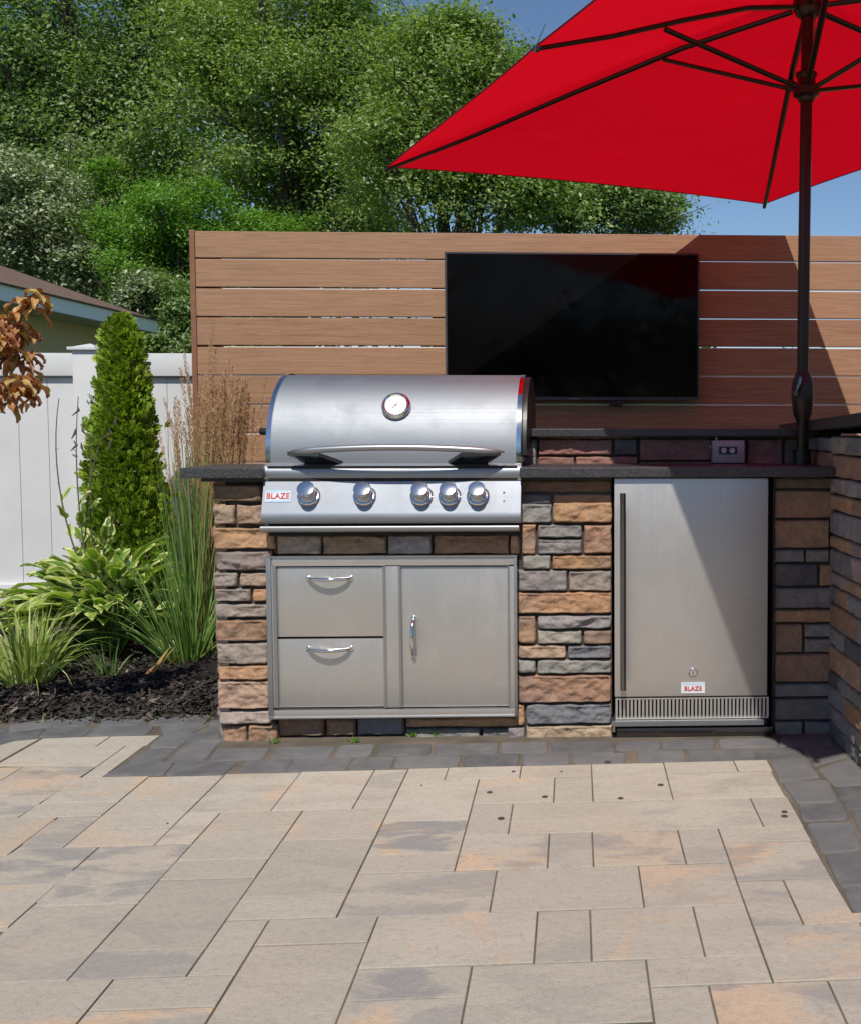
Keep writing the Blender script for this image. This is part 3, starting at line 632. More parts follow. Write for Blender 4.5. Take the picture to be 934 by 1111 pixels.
# stretch behind the corner, above the counter
for z0, z1, c in ((.87, .935, 'br'), (.935, .985, 'gt')):
    O = P0-dr*.33; O.z = z0; s2.add(O, dr*.33, Vector((0, 0, z1-z0)), N, COLS[c], prot=.014, amp=.5)
E_ = P0+dr*Lw
s2.rows(Vector((E_.x, E_.y, -.01)), Vector((.35, 0, 0)), 1.0, Vector((0, -1, 0)), step=.012)
s2.build('stone_veneer', wal)
def slab_poly(pts, z0f, z1f, name, mat, parent):
    mb = MB(); a = [mb.bm.verts.new((p.x, p.y, z0f(p))) for p in pts]; b = [mb.bm.verts.new((p.x, p.y, z1f(p))) for p in pts]; n = len(pts)
    mb._f(a[::-1]); mb._f(b)
    for i in range(n): mb._f((a[i], a[(i+1) % n], b[(i+1) % n], b[i]))
    return mb.build(name, mat, parent)
q0 = P0-dr*.60-N*.014; q1 = P0+dr*Lw-N*.014
slab_poly([q0, q1+dr*-.02, q1+Vector((.33, .02, 0)), q0+Vector((.33, 0, 0))], lambda p: -.03, lambda p: .985, 'block_core', M['mortar'], wal)
r0 = P0-dr*.60+N*.045; r1 = P0+dr*(Lw+.04)+N*.045
zc = lambda t: (lambda p: t+(3.9-p.y)*.032)
slab_poly([r0, r1, r1+Vector((.46, 0, 0)), r0+Vector((.46, 0, 0))], zc(.996), zc(1.031), 'wall_cap', M['granite'], wal)
# ------------------------------------------------------------------ grill
GY = 3.37
gr = empty('built_in_gas_grill', (at(430, 560, GY).x, 3.6, .7), 'stainless steel built-in gas grill with domed lid and five knobs', 'grill')
def zy(px_y, Y): return at(430, px_y, Y).z
# hood
lx0, lx1 = at(289.5, 495, 3.405).x, at(564, 495, 3.405).x
zb = zy(502, 3.40); cyc, czc, ry, rz = 3.662, zy(499, 3.40), .26, 0
top = zy(407.5, 3.58); rz = top-czc+.006
prof = [(3.402, zb)]+[(cyc-ry*math.cos(a), czc+rz*math.sin(a)) for a in np.linspace(0, math.pi*.5, 26)]+[(3.69+.02*i, top+.006-.0012*i*i) for i in range(1, 8)]+[(3.86, top-.12), (3.86, zb)]
e = .012
hood = MB().extr(prof, lx0+e, lx1-e, True).build('lid', M['hood'], gr, True, 30)
rim = MB()
prof2 = [(y-(.004 if y < 3.5 else 0), z+(.004 if z > zb+.05 else 0)) for y, z in prof]
rim.extr(prof2, lx0-.002, lx0+e+.0005).build('lid_end_rim', M['chrome'], hood, True, 30); MB().extr(prof2, lx1-e-.0005, lx1+.002).build('lid_end_rim', M['chrome'], hood, True, 30)
# dark end cap behind on the right and the spit sockets
cap = MB(); prof3 = [(y+.05, z-.004) for y, z in prof[2:]]; cap.extr(prof3, lx1+.002, lx1+.016); cap.build('lid_end_cap', M['black'], hood, True, 30)
kb = MB(); p = at(289, 468, 3.56); kb.lathe(p+Vector((.01, 0, 0)), (-1, 0, 0), [(0, .012), (.028, .012), (.031, .010), (.031, 0)], 16); kb.build('spit_socket', M['black'], gr, True)
# gauge
def gauge():
    c = at(431, 439, 3.47); k_ = (at(431, 440, 3.47))
    # find the hood surface under this pixel
    best = None
    for a in np.linspace(0, math.pi*.5, 200):
        y, z = cyc-ry*math.cos(a), czc+rz*math.sin(a); q = topx((c.x, y, z))
        if best is None or abs(q[1]-442) < best[0]: best = (abs(q[1]-442), a, y, z)
    a, y, z = best[1:]; n_ = Vector((0, -math.cos(a)/ry, math.sin(a)/rz)).normalized(); n_ = (n_*.75+Vector((0, -.30, .02))).normalized()
    x = at(430.5, 440, y).x; O = Vector((x, y, z))-n_*.006
    b = MB().lathe(O, n_, [(0, .047), (.012, .048), (.020, .047), (.026, .043), (.028, .039), (.026, .036), (.023, .035), (.023, 0)], 40).build('temperature_gauge', M['chrome'], hood, True, 35)
    f = MB().lathe(O+n_*.0235, n_, [(0, .0345), (.0008, .0345), (.0008, 0)], 32).build('dial_face', simple('white_dial', (.75, .75, .73), .4), b)
    u = Vector((1, 0, 0)); v = n_.cross(u)*1.0; v = v if v.z > 0 else -v; t = MB()
    for i in range(24):
        an = math.radians(-45+i*270/23); d = u*math.cos(an)+v*math.sin(an); s_ = n_.cross(d); o_ = O+n_*.0246
        L_ = .004 if i % 4 else .007; p1 = o_+d*(.031-L_); p2 = o_+d*.031; w_ = s_*(.0006 if i % 4 else .001)
        vs = [t.bm.verts.new(q) for q in (p1-w_, p2-w_, p2+w_, p1+w_)]; t._f(vs)
    an = math.radians(48); d = u*math.cos(an)+v*math.sin(an); s_ = n_.cross(d); o_ = O+n_*.0252
    t._f([t.bm.verts.new(q) for q in (o_-d*.016-s_*.0014, o_+d*.024-s_*.0004, o_+d*.024+s_*.0004, o_-d*.016+s_*.0014)]); t.lathe(o_, n_, [(0, .003), (.001, .003)], 12)
    t.build('dial_needle', M['black'], b)
gauge()
# lid handle: bowed flat tube on two dark brackets
hx0, hx1 = at(310, 489, 3.30).x, at(545, 489, 3.30).x; pts = []; rad = []
for i in range(33):
    t = i/32; x = hx0+(hx1-hx0)*t; s_ = 4*t*(1-t)
    z = zy(490.5, 3.31)+.0155*s_; pts.append((x, 3.345-.05*s_**.6, z)); rad.append(.004+.0095*min(1, (s_*3))**.7)
hd = MB().tube(pts, rad, 14, flat=.8).build('lid_handle', M['steel'], gr, True)
for (a0, a1, b0, b1) in ((316, 352, 330, 366), (485, 540, 470, 528)):
    pass
for sgn, (xa, xb, xc_, xd) in ((1, (312, 346, 372, 333)), (-1, (543, 500, 486, 527))):
    br = MB(); A = [at(xa, 492, 3.335), at(xb, 493, 3.315), at(xc_, 502, 3.40), at(xd, 502, 3.40)]
    up = Vector((0, .0, .006)); lo = [br.bm.verts.new(p-up) for p in A]; hi = [br.bm.verts.new(p+up) for p in A]
    br._f(lo[::-1]); br._f(hi)
    for i in range(4): br._f((lo[i], lo[(i+1) % 4], hi[(i+1) % 4], hi[i]))
    br.build('handle_bracket', M['gunmetal'], hd)
# control panel
px0, px1 = at(284.5, 535, 3.35).x, at(564.5, 535, 3.35).x
def P(Y, y): return (Y, zy(y, Y))
pan = [P(3.44, 502.5), P(3.40, 502.2), P(3.392, 502.8), P(3.380, 504.5), P(3.371, 507.5), P(3.367, 511), P(3.367, 515), P(3.370, 518.5), P(3.373, 520.3), P(3.377, 521.2), P(3.370, 522.2),
       P(3.338, 556), P(3.334, 560.5), P(3.335, 564.5), P(3.341, 567.3), P(3.356, 568.2), P(3.44, 568.2)]
cp = MB().extr(pan, px0, px1).build('control_panel', M['panel'], gr, True, 50)
tr_ = [P(3.44, 570.2), P(3.35, 570.2), P(3.340, 571), P(3.337, 573), P(3.340, 575.5), P(3.348, 577), P(3.44, 577)]
MB().extr(tr_, at(283.5, 573, 3.35).x, at(562.5, 573, 3.35).x).build('drip_tray', M['steel'], gr, True, 50)
MB().box((px0+.012, 3.37, zy(581, 3.37)), (px1-.012, 3.9, zy(505, 3.40))).build('firebox', M['dark'], gr)
fa, fb = Vector((0, 3.370, zy(522.2, 3.370))), Vector((0, 3.338, zy(556, 3.338))); fn = (fb-fa).normalized(); fN = Vector((0, fn.z, -fn.y)); fN = fN if fN.y < 0 else -fN
def onface(x, y):
    "point of the slanted face seen at this pixel"
    d = ray(x, y); t = (fa-_C).dot(fN)/d.dot(fN); return _C+d*t
knob0 = None
for i, x in enumerate((335.5, 396, 457.5, 488, 518.5)):
    O = onface(x, 538); tl = (fN*.86+Vector((0, -.1, .33))).normalized()
    if knob0 is None:
        kt = MB(); kt.lathe(O-tl*.006, tl, [(0, .0365), (.010, .0365), (.013, .034), (.014, .030), (.014, .0268), (.026, .0255), (.027, .0245), (.033, .0245), (.0345, .0275), (.052, .0275), (.055, .0262), (.0555, .024), (.0550, 0)], 36)
        knob0 = kt.build('control_knob', M['chrome'], gr, True, 25); gp = MB(); 
        knob0['first'] = 1; kO = O
        ring = MB().lathe(O+tl*.027, tl, [(0, .0252), (.004, .0252)], 32).build('knob_groove', M['black'], knob0)
    else:
        q_ = knob0.copy(); C.objects.link(q_); q_.parent = gr; q_.location = O-kO
        r_ = ring.copy(); C.objects.link(r_); r_.parent = q_
del knob0['first']
for q_ in gr.children:
    if 'first' in q_: del q_['first']
# lettering helpers
def words(name, txt, size, O, U_, N_, mat, parent, depth=.0006, bold=.0):
    cu = bpy.data.curves.new(name, 'FONT'); cu.body = txt; cu.size = size; cu.extrude = depth; cu.align_x = 'CENTER'; cu.align_y = 'CENTER'; cu.offset = bold
    tmp = bpy.data.objects.new('tmp', cu); C.objects.link(tmp); bpy.context.view_layer.update()
    me = bpy.data.meshes.new_from_object(tmp.evaluated_get(bpy.context.evaluated_depsgraph_get())); bpy.data.objects.remove(tmp)
    me.name = name; N_ = N_.normalized(); U_ = U_.normalized(); Vv = N_.cross(U_)
    Mx = Matrix((U_, Vv, N_)).transposed().to_4x4(); Mx.translation = O; me.transform(Mx); return link(name, me, mat, parent)
red = simple('red_lettering', (.55, .03, .03), .5, 0, .05); blue = simple('pale_blue_plate', (.45, .62, .80), .35, 0, .1); white = simple('white_plate', (.72, .72, .74), .35, 0, .05)
def badge(parent, O, w_, h_, N_, size, stripe):
    U_ = Vector((1, 0, 0)); Vv = N_.cross(U_).normalized(); b = MB()
    vs = lambda z_, a, c: [b.bm.verts.new(O+U_*i*a/2+Vv*j*c/2+N_*z_) for i, j in ((-1, -1), (1, -1), (1, 1), (-1, 1))]
    lo = vs(-.002, w_, h_); hi = vs(.0015, w_, h_); b._f(hi); b._f(lo[::-1])
    for i in range(4): b._f((lo[i], lo[(i+1) % 4], hi[(i+1) % 4], hi[i]))
    p_ = b.build('badge', white, parent)
    t = MB()
    for s_ in stripe:
        c_ = O+Vv*s_*h_*.40+N_*.0018; t._f([t.bm.verts.new(c_+U_*i*w_*.49+Vv*j*h_*.09) for i, j in ((-1, -1), (1, -1), (1, 1), (-1, 1))])
    t.build('badge_stripe', blue, p_)
    words('lettering', 'BLAZE', size, O+N_*.0032-Vv*(h_*.04 if len(stripe) == 1 else 0), U_, N_, red, p_, .0003, .0002)
badge(cp, onface(302, 538.5), .080, .038, fN, .026, (1, -1))
mk = MB()
for x, y, sx in ((546.5, 534.5, .005), (546.5, 543.5, .004)):
    O = onface(x, y)+fN*.0008; mk.lathe(O, fN, [(0, sx), (.0004, sx*.9)], 3)
mk.build('igniter_mark', M['black'], cp)
# ------------------------------------------------------------------ access cabinet: two drawers and a door
ac = empty('stainless_access_cabinet', (at(425, 690, 3.38).x, 3.38, .35), 'stainless steel cabinet front with two drawers and one door below the grill', 'cabinet')
def q3(x, y, Y): p = at(x, y, Y); return p
def plate(name, x0, y0, x1, y1, Y, th, mat, parent, bev=.002):
    a = at(x0, y1, Y); b = at(x1, y0, Y)
    return MB().box((a.x, Y, a.z), (b.x, Y+th, b.z), bev).build(name, mat, parent, True, 30)
fr = MB(); Yc = 3.375
def bar(x0, y0, x1, y1, Y=Yc, th=.06, bev=.0015): a = at(x0, y1, Y); b = at(x1, y0, Y); fr.box((a.x, Y, a.z), (b.x, Y+th, b.z), bev)
bar(291.5, 603.5, 560, 614.2); bar(291.5, 768.2, 560, 779.5); bar(291.5, 614.4, 299, 768); bar(551.5, 614.4, 560, 768); bar(417.3, 614.4, 434.2, 768)
fr.build('frame', M['steel_h'], ac, True, 30)
li = MB(); Yl = 3.369
for x0, y0, x1, y1 in ((291.5, 603.5, 560, 605.5), (291.5, 777.5, 560, 779.6), (291.5, 605.5, 293.5, 777.5), (558, 605.5, 560, 777.5)):
    a = at(x0, y1, Yl); b = at(x1, y0, Yl); li.box((a.x, Yl, a.z), (b.x, Yl+.006-.0003, b.z), .001)
for x0, y0, x1, y1 in ((298.2, 613.6, 417.6, 614.7), (298.2, 768.6, 417.6, 769.7), (298.2, 614.7, 299.2, 768.6), (416.9, 614.7, 417.8, 768.6), (433.6, 613.6, 552, 614.7), (433.6, 768.0, 552, 769.2), (433.6, 614.7, 434.5, 768), (551.2, 614.7, 552.2, 768)):
    a = at(x0, y1, Yl); b = at(x1, y0, Yl); li.box((a.x, Yl+.003, a.z), (b.x, Yl+.0055, b.z))
li.build('frame_lip', M['steel'], ac, True, 30)
MB().box((at(295, 700, 3.44).x, 3.436, at(295, 776, 3.44).z), (at(556, 700, 3.44).x, 3.442, at(295, 607, 3.44).z)).build('cabinet_interior', M['dark'], ac)
def arch(name, A, B, out, r, parent, mat):
    A, B = Vector(A), Vector(B); m = MB(); pts = []
    for i in range(25):
        t = i/24; s_ = math.sin(math.pi*t)**.55; pts.append(A.lerp(B, t)+out*s_)
    m.tube(pts, [r*(1+.25*(1-abs(2*t-1))) for t in np.linspace(0, 1, 25)], 14); n_ = out.normalized()
    for P_ in (A, B): m.lathe(P_-n_*.001, n_, [(0, r*1.7), (.004, r*1.6), (.006, r*1.1)], 18)
    return m.build(name, mat, parent, True)
for (y0, y1, hy) in ((615.2, 691.3, 627.5), (692.8, 768, 704)):
    d = plate('drawer', 299.8, y0, 416.6, y1, 3.379, .03, M['steel_h'], ac)
    a, b = at(335, hy, 3.379), at(381, hy, 3.379); arch('drawer_handle', a, b, Vector((0, -.032, 0)), .0055, d, M['chrome'])
d = plate('cabinet_door', 435, 615.2, 550.8, 767.5, 3.379, .03, M['steel_h'], ac)
a, b = at(449, 671, 3.379), at(449.5, 713, 3.379); arch('door_handle', a, b, Vector((0, -.034, 0)), .0058, d, M['chrome'])
# ------------------------------------------------------------------ refrigerator
fg = empty('outdoor_refrigerator', (at(750, 700, 3.37).x, 3.6, 0), 'stainless steel undercounter refrigerator with long bar handle and bottom vent grille', 'refrigerator')
Yd = 3.362
door = plate('refrigerator_door', 666.5, 518.8, 833.5, 756.5, Yd, .045, M['steel_v'], fg, .003)
a = at(667, 790, 3.42); b = at(833, 520, 3.42); MB().box((a.x, 3.408, .0), (b.x, 3.93, b.z)).build('body', M['black'], fg)
hb = MB(); p1, p2 = at(675.5, 535, 3.315), at(677.5, 749, 3.315); hb.tube([(p1.x, 3.315, p1.z), (p1.x, 3.315, p2.z)], .0095, 18); hb.build('door_handle', M['gunmetal'], door, True)
for y in (559, 722): q = at(676, y, 3.315); MB().tube([(q.x-.004, 3.318, q.z), (q.x-.004, Yd+.002, q.z)], .0055, 12).build('handle_post', M['chrome'], door, True)
ve = MB(); z0, z1 = at(700, 780.5, Yd).z, at(700, 757.8, Yd).z; vx0, vx1 = at(667.5, 770, Yd).x, at(833.5, 770, Yd).x; nsl = 40
ve.box((vx0, Yd, z1-.004), (vx1, Yd+.02, z1)); ve.box((vx0, Yd, z0), (vx1, Yd+.02, z0+.004))
for i in range(nsl+1):
    x = vx0+(vx1-vx0-.006)*i/nsl; ve.box((x, Yd+.001, z0+.003), (x+.0068, Yd+.019, z1-.003))
ve.build('vent_grille', M['steel_v'], fg)
a = at(663.5, 789, 3.345); b = at(829, 782, 3.345); MB().box((a.x, 3.348, a.z), (b.x, 3.40, b.z+.002), .001).build('kick_plate', M['steel'], fg)
a = at(669, 799.5, 3.37); b = at(839, 790.5, 3.37); MB().box((a.x, 3.385, -.005), (b.x, 3.40, b.z), .001).build('toe_panel', M['gunmetal'], fg)
ll = at(751.5, 730, Yd); lk = MB().lathe(Vector((ll.x, Yd+.001, ll.z)), (0, -1, 0), [(0, .0155), (.003, .0155), (.0045, .0135), (.004, .0105), (.007, .0095), (.007, 0)], 28).build('door_lock', M['chrome'], door, True, 25)
MB().box((ll.x-.0012, Yd-.0075, ll.z-.005), (ll.x+.0012, Yd-.0055, ll.z+.005)).build('keyhole', M['black'], lk)
bb = at(751.5, 746.5, Yd); badge(door, Vector((bb.x, Yd-.0015, bb.z)), .078, .034, Vector((0, -1, 0)), .0205, (1,))
# ------------------------------------------------------------------ outlet box on the raised bar wall
ob = at(790, 490, YB-.045); ox = empty('outlet_box', (ob.x, YB, ob.z), 'small grey weatherproof outlet box on the raised stone ledge wall', 'outlet box')
w_, h_ = .0575, .040
MB().box((ob.x-w_, YB-.050, ob.z-h_), (ob.x+w_, YB+.005, ob.z+h_), .006).build('housing', simple('grey_plastic_box', (.30, .29, .30), .5), ox, True)
MB().box((ob.x-.034, YB-.0525, ob.z-.008), (ob.x+.030, YB-.0495, ob.z+.018), .001).build('cover_window', M['black'], ox)
ow_ = simple('outlet_white', (.5, .5, .5), .4)
for dx in (-.017, .013): MB().lathe((ob.x+dx, YB-.0525, ob.z+.004), (0, -1, 0), [(0, .010), (.003, .009), (.003, 0)], 16).build('socket', ow_, ox, True)
lt = MB(); MB().box((ob.x-.046, YB-.03, ob.z+h_), (ob.x-.036, YB-.02, ob.z+h_+.012), .001).build('latch', M['gunmetal'], ox); lt.box((ob.x-w_-.008, YB-.03, ob.z+.01), (ob.x-w_, YB-.02, ob.z+.022), .001); lt.build('latch', M['gunmetal'], ox)
# ------------------------------------------------------------------ patio umbrella
UP = at(872, 300, 3.574); UC = Vector((UP.x+.012, 3.56, 0)); TH = .463; UA, UB, UZ = .99, 1.66, 2.16
uu, ww = Vector((math.cos(TH), math.sin(TH), 0)), Vector((math.sin(TH), -math.cos(TH), 0))
def cor(i, j): q = uu*(i*UA)+ww*(j*UB*(1.04 if j > 0 else 1.005)); return Vector((UC.x+q.x, UC.y+q.y, UZ+.018*q.x+.013*q.y))
um = empty('patio_umbrella', (UP.x, 3.574, TOPZ), 'open rectangular red patio umbrella with dark pole standing on the granite counter', 'umbrella')
hubp = at(875, 2, 3.57); hub = Vector((UP.x+.006, 3.572, hubp.z)); apex = hub+Vector((0, 0, .045))
rimp = [cor(-1, -1), cor(-1, 0), cor(-1, 1), cor(1, 1), cor(1, 0), cor(1, -1)]
V, Fq = [], []; n = 16
for a, b in zip(rimp, rimp[1:]+rimp[:1]):
    b0 = len(V); L_ = (b-a).length
    for i in range(n+1):
        r = i/n
        for j in range(n+1):
            t = j/n; e = a.lerp(b, t); s_ = 4*t*(1-t)
            inw = (apex-e); inw.z = 0; e = e+inw.normalized()*(.026*s_*L_/2)+Vector((0, 0, .012*s_))
            p = apex.lerp(e, r); p.z += -.02*s_*math.sin(math.pi*r)*L_/2+.02*math.sin(math.pi*r)
            V.append(tuple(p))
    for i in range(n):
        for j in range(n):
            c_ = b0+i*(n+1)+j; Fq.append((c_, c_+1, c_+n+2, c_+n+1))
can = raw('canopy', V, Fq, M['canopy'], um, None, True)
bmx = bmesh.new(); bmx.from_mesh(can.data); bmesh.ops.remove_doubles(bmx, verts=bmx.verts, dist=.0005); bmesh.ops.recalc_face_normals(bmx, faces=bmx.faces); bmx.to_mesh(can.data); bmx.free()
hem = MB()
for k_ in range(6):
    b0 = k_*(n+1)**2+n*(n+1); hem.tube([V[b0+j] for j in range(n+1)], .0028, 6)
hem.build('hem', simple('dark_red_hem', (.16, .01, .015), .7), can)
run = at(873, 97, 3.574); run = Vector((UP.x+.003, 3.573, run.z))
for p in rimp:
    a = hub+(p-hub)*.03; a.z = hub.z-.02; tip = p+Vector((0, 0, -.012))
    d = (p-apex); pts = [a]+[apex+d*t+Vector((0, 0, -.030+.012*math.sin(math.pi*t))) for t in (.25, .5, .75)]+[tip+d.normalized()*.008]
    rb = MB().tube(pts, [.0125, .0125, .012, .011, .010], 8, flat=.7).build('rib', M['bronze'], um, True)
    MB().lathe(tip+d.normalized()*.002, d.normalized(), [(0, .010), (.012, .010), (.016, .006), (.016, 0)], 10).build('rib_tip', M['gunmetal'], rb, True)
    q = apex+d*(.56/Vector((d.x, d.y, 0)).length)+Vector((0, 0, -.034)); s0 = run+Vector((d.x, d.y, 0)).normalized()*.025
    MB().tube([s0, q], .011, 8, flat=.7).build('strut', M['bronze'], um, True)
base = Vector((at(870, 503, 3.575).x, 3.575, TOPZ+.001))
MB().tube([base+Vector((0, 0, .002)), Vector((UP.x, 3.574, 1.6)), hub+Vector((0, 0, .03))], .0205, 20).build('pole', M['bronze'], um, True)
MB().lathe(hub-Vector((0, 0, .05)), (0, 0, 1), [(0, .03), (.01, .042), (.03, .05), (.055, .05), (.07, .03)], 24).build('top_hub', M['bronze'], um, True)
MB().lathe(run-Vector((0, 0, .04)), (0, 0, 1), [(0, .026), (.012, .030), (.02, .044), (.045, .047), (.055, .034), (.075, .03), (.085, .036), (.095, .036), (.10, .027)], 24).build('runner', M['bronze'], um, True)
MB().lathe(base, (0, 0, 1), [(0, .031), (.045, .031), (.047, .034), (.052, .034), (.052, .022)], 24).build('base_collar', M['black'], um, True)
cz0, cz1 = at(870, 456, 3.57).z, at(870, 404, 3.57).z; cxx = at(871, 430, 3.57).x
ch = MB().lathe(Vector((cxx, 3.572, cz0-.01)), (0, 0, 1), [(0, .022), (.012, .024), (.035, .033), (.085, .039), (.12, .039), (.15, .034), (.168, .026), (.176, .024), (.178, .021)], 28).build('crank_housing', M['bronze'], um, True)
kp = at(864, 427, 3.53); hk = MB().lathe(Vector((kp.x, 3.54, kp.z)), (-.2, -1, 0), [(0, .010), (.012, .010), (.016, .008), (.016, 0)], 18)
hk.tube([Vector((kp.x, 3.535, kp.z)), Vector((kp.x+.008, 3.522, kp.z+.03)), Vector((kp.x+.012, 3.53, kp.z+.055))], .007, 8)
hk.build('crank_handle', M['gunmetal'], ch, True)
cordp = [hub+Vector((.02, -.025, -.04)), run+Vector((.016, -.045, .06)), run+Vector((.006, -.035, .0))]
MB().tube(cordp, .0025, 6).build('cord', simple('brown_cord', (.16, .09, .07), .8), um, True)
# ------------------------------------------------------------------ slatted privacy screen
YP = 5.43; scr = empty('wood_privacy_screen', (-2, YP, 0), 'tall brown composite wood privacy screen of horizontal boards behind the kitchen', 'privacy screen')
ztop = at(400, 251.5, YP).z; zbd = [at(340, y, YP).z for y in (280.5, 311.8, 343.6, 375.4, 407, 438.5, 470)]; pitch = (zbd[0]-zbd[-1])/6
xL = at(213.5, 350, YP).x; xR = 2.7; bd = MB(); z = ztop; i = 0; edges = []
first = True
for i in range(14):
    zl = zbd[0]-pitch*(i) + .0; lo_ = max(zl+.0045, .03); hi_ = (ztop if i == 0 else zbd[0]-pitch*(i-1)-.0045)
    if hi_ < .08: break
    dz = random.uniform(-.0015, .0015); bd.box((xL, YP+random.uniform(-.002, .002), lo_+dz), (xR, YP+.028, hi_+dz), .003); edges.append(zl)
bd.build('board_panel', M['board'], scr)
ps = MB(); xp = at(207.5, 350, YP).x; ps.box((xp, YP-.004, .0), (xL-.001, YP+.10, ztop+.006), .003); ps.build('end_post', M['boardpost'], scr)
xs = at(242, 350, YP).x
for z in edges[:-1]: MB().box((xs if z > 1.35 else xL, YP+.007, z-.006), (xR, YP+.012, z+(.006 if z < 1.35 else -.0012))).build('lit_gap_strip', M['lit_gap'], scr)  # strips added in place of the bright light showing through the board gaps
for x in (xL+.02, -.9, .35, 1.6): MB().box((x, YP+.036, 0), (x+.09, YP+.12, ztop-.03)).build('rear_post', M['boardpost'], scr)
# ------------------------------------------------------------------ television on the screen
YT = 5.345; a = at(484, 433.5, YT); b = at(758.5, 275, YT)
tv = empty('wall_mounted_television', ((a.x+b.x)/2, YT, a.z), 'large black flat screen television mounted on the wooden screen', 'television')
tvb = MB().box((a.x, YT, a.z), (b.x, YT+.035, b.z), .003).build('housing', M['black'], tv, True)
fw = .010; MB().box((a.x+fw, YT-.0015, a.z+.018), (b.x-fw, YT+.004, b.z-fw)).build('display', M['screen'], tv)
bz_ = MB(); g_ = simple('dark_grey_bezel', (.05, .055, .065), .3)
bz_.box((a.x-.001, YT-.004, a.z-.001), (a.x+.008, YT+.02, b.z+.001)); bz_.box((b.x-.008, YT-.004, a.z-.001), (b.x+.001, YT+.02, b.z+.001)); bz_.box((a.x+.0082, YT-.0038, b.z-.008), (b.x-.0082, YT+.02, b.z+.0008)); bz_.box((a.x+.0082, YT-.0038, a.z-.0008), (b.x-.0082, YT+.02, a.z+.013))
bz_.build('bezel', g_, tv)
m_ = at(622, 432, YT); MB().box((m_.x-.03, YT-.0045, a.z+.002), (m_.x+.03, YT-.004, a.z+.008)).build('maker_mark', simple('grey_mark', (.18, .18, .18), .5), tv)
mr = at(668, 438, YT); MB().box((mr.x-.035, YT+.01, a.z-.035), (mr.x+.035, YT+.03, a.z), .004).build('sensor_box', M['black'], tv)
mt = MB(); mt.box(((a.x+b.x)/2-.25, YT+.036, a.z+.2), ((a.x+b.x)/2+.25, YP-.003, b.z-.2)); mt.build('wall_bracket', M['black'], tv)
# ------------------------------------------------------------------ white vinyl fence behind
YV = 5.60; vf = empty('white_vinyl_fence', (-3, YV, 0), 'white vinyl privacy fence with square capped post behind the planting bed', 'fence')
def fz(y, x=60): return at(x, y, YV).z
zt = fz(384.5); zr = fz(409); pl = MB(); xe0, xe1 = -6.0, 3.2
xpa, xpb = at(83, 500, YV-.05).x, at(109.5, 500, YV-.05).x
zt = fz(383); n_ = 0; x = xpb+.02
while x < xe1: pl.box((x, YV+.012, .02), (x+.150, YV+.03, zr-.002), .0015); x += .152
x = xpa-.02
while x > xe0: pl.box((x-.150, YV+.012, .02), (x, YV+.03, zr-.002), .0015); x -= .152
pl.build('picket_panel', M['vinyl'], vf)
for x0, x1 in ((xe0, xpa+.002), (xpb-.002, xe1)):
    rl = MB(); rl.box((x0, YV-.018, zr+.006), (x1, YV+.05, zt), .004); rl.build('top_rail', M['vinyl'], vf, True, 30)
    rl = MB(); rl.box((x0, YV-.018, .04), (x1, YV+.05, .19), .004); rl.build('bottom_rail', M['vinyl'], vf, True, 30)
dk = MB(); dk.box((xe0, YV+.002, zr-.004), (xpa, YV+.045, zr+.006)); dk.box((xpb, YV+.002, zr-.004), (xe1, YV+.045, zr+.006)); dk.build('rail_groove', simple('grey_groove', (.30, .30, .32), .6), vf)
for xa, xb in ((xpa, xpb), (xpa-2.4, xpb-2.4), (xpa+2.44, xpb+2.44)):
    pz = fz(380) ; po = MB().box((xa, YV-.065, -.03), (xb, YV+.065, pz), .004).build('post', M['vinyl'], vf, True, 30)
    cm = MB(); c_ = (xa+xb)/2; h_ = (xb-xa)/2
    cm.box((c_-h_-.018, YV-.083, pz-.002), (c_+h_+.018, YV+.083, pz+.014), .003)
    b_ = [cm.bm.verts.new((c_+i*(h_+.005), YV+j*.07, pz+.014)) for i, j in ((-1, -1), (1, -1), (1, 1), (-1, 1))]; t_ = cm.bm.verts.new((c_, YV, pz+.036))
    for i in range(4): cm._f((b_[i], b_[(i+1) % 4], t_))
    cm.build('post_cap', M['vinyl'], po)
# ------------------------------------------------------------------ neighbouring house at the left
E1 = at(171, 352, 17.0); E0 = Vector((E1.x+.0, 9.0, E1.z))
hs = empty('neighbouring_house', (E1.x-3, 13, 0), 'low tan house with brown shingle hip roof and white eaves beyond the fence', 'house')
ze, xe, ye = E1.z+.07, E1.x, 17.0; pit = .40; R0 = 3.6
rf = MB(); v_ = rf.bm.verts.new
A0, B0 = v_((xe, 2.0, ze)), v_((xe, ye, ze)); Rg0, Rg1 = v_((xe-R0, 2.0, ze+R0*pit)), v_((xe-R0, ye-R0, ze+R0*pit)); Cc_ = v_((xe-2*R0, ye, ze)); D0 = v_((xe-2*R0, 2.0, ze))
rf._f((A0, B0, Rg1, Rg0)); rf._f((B0, Cc_, Rg1)); rf._f((Cc_, D0, Rg0, Rg1))
ro = rf.build('roof', M['shingle'], hs)
k_ = MB(); k_.box((xe-.025, 2, ze-.20), (xe+.0, ye, ze-.012)); k_.box((xe-2*R0, ye-.02, ze-.20), (xe-.026, ye+.005, ze-.012)); k_.build('fascia', M['fascia'], hs)
MB().box((xe-.62, 2, ze-.21), (xe-.002, ye, ze-.201)).build('soffit', M['soffit'], hs)
MB().box((xe-2*R0+.5, 2.2, 0), (xe-.55, ye-.55, ze-.21)).build('wall', M['siding'], hs)
dr_ = MB(); dr_.box((xe, 2, ze-.018), (xe+.035, ye+.02, ze+.004)); dr_.build('roof_edge', M['shingle'], ro)
wq = at(20, 378, 12.0)
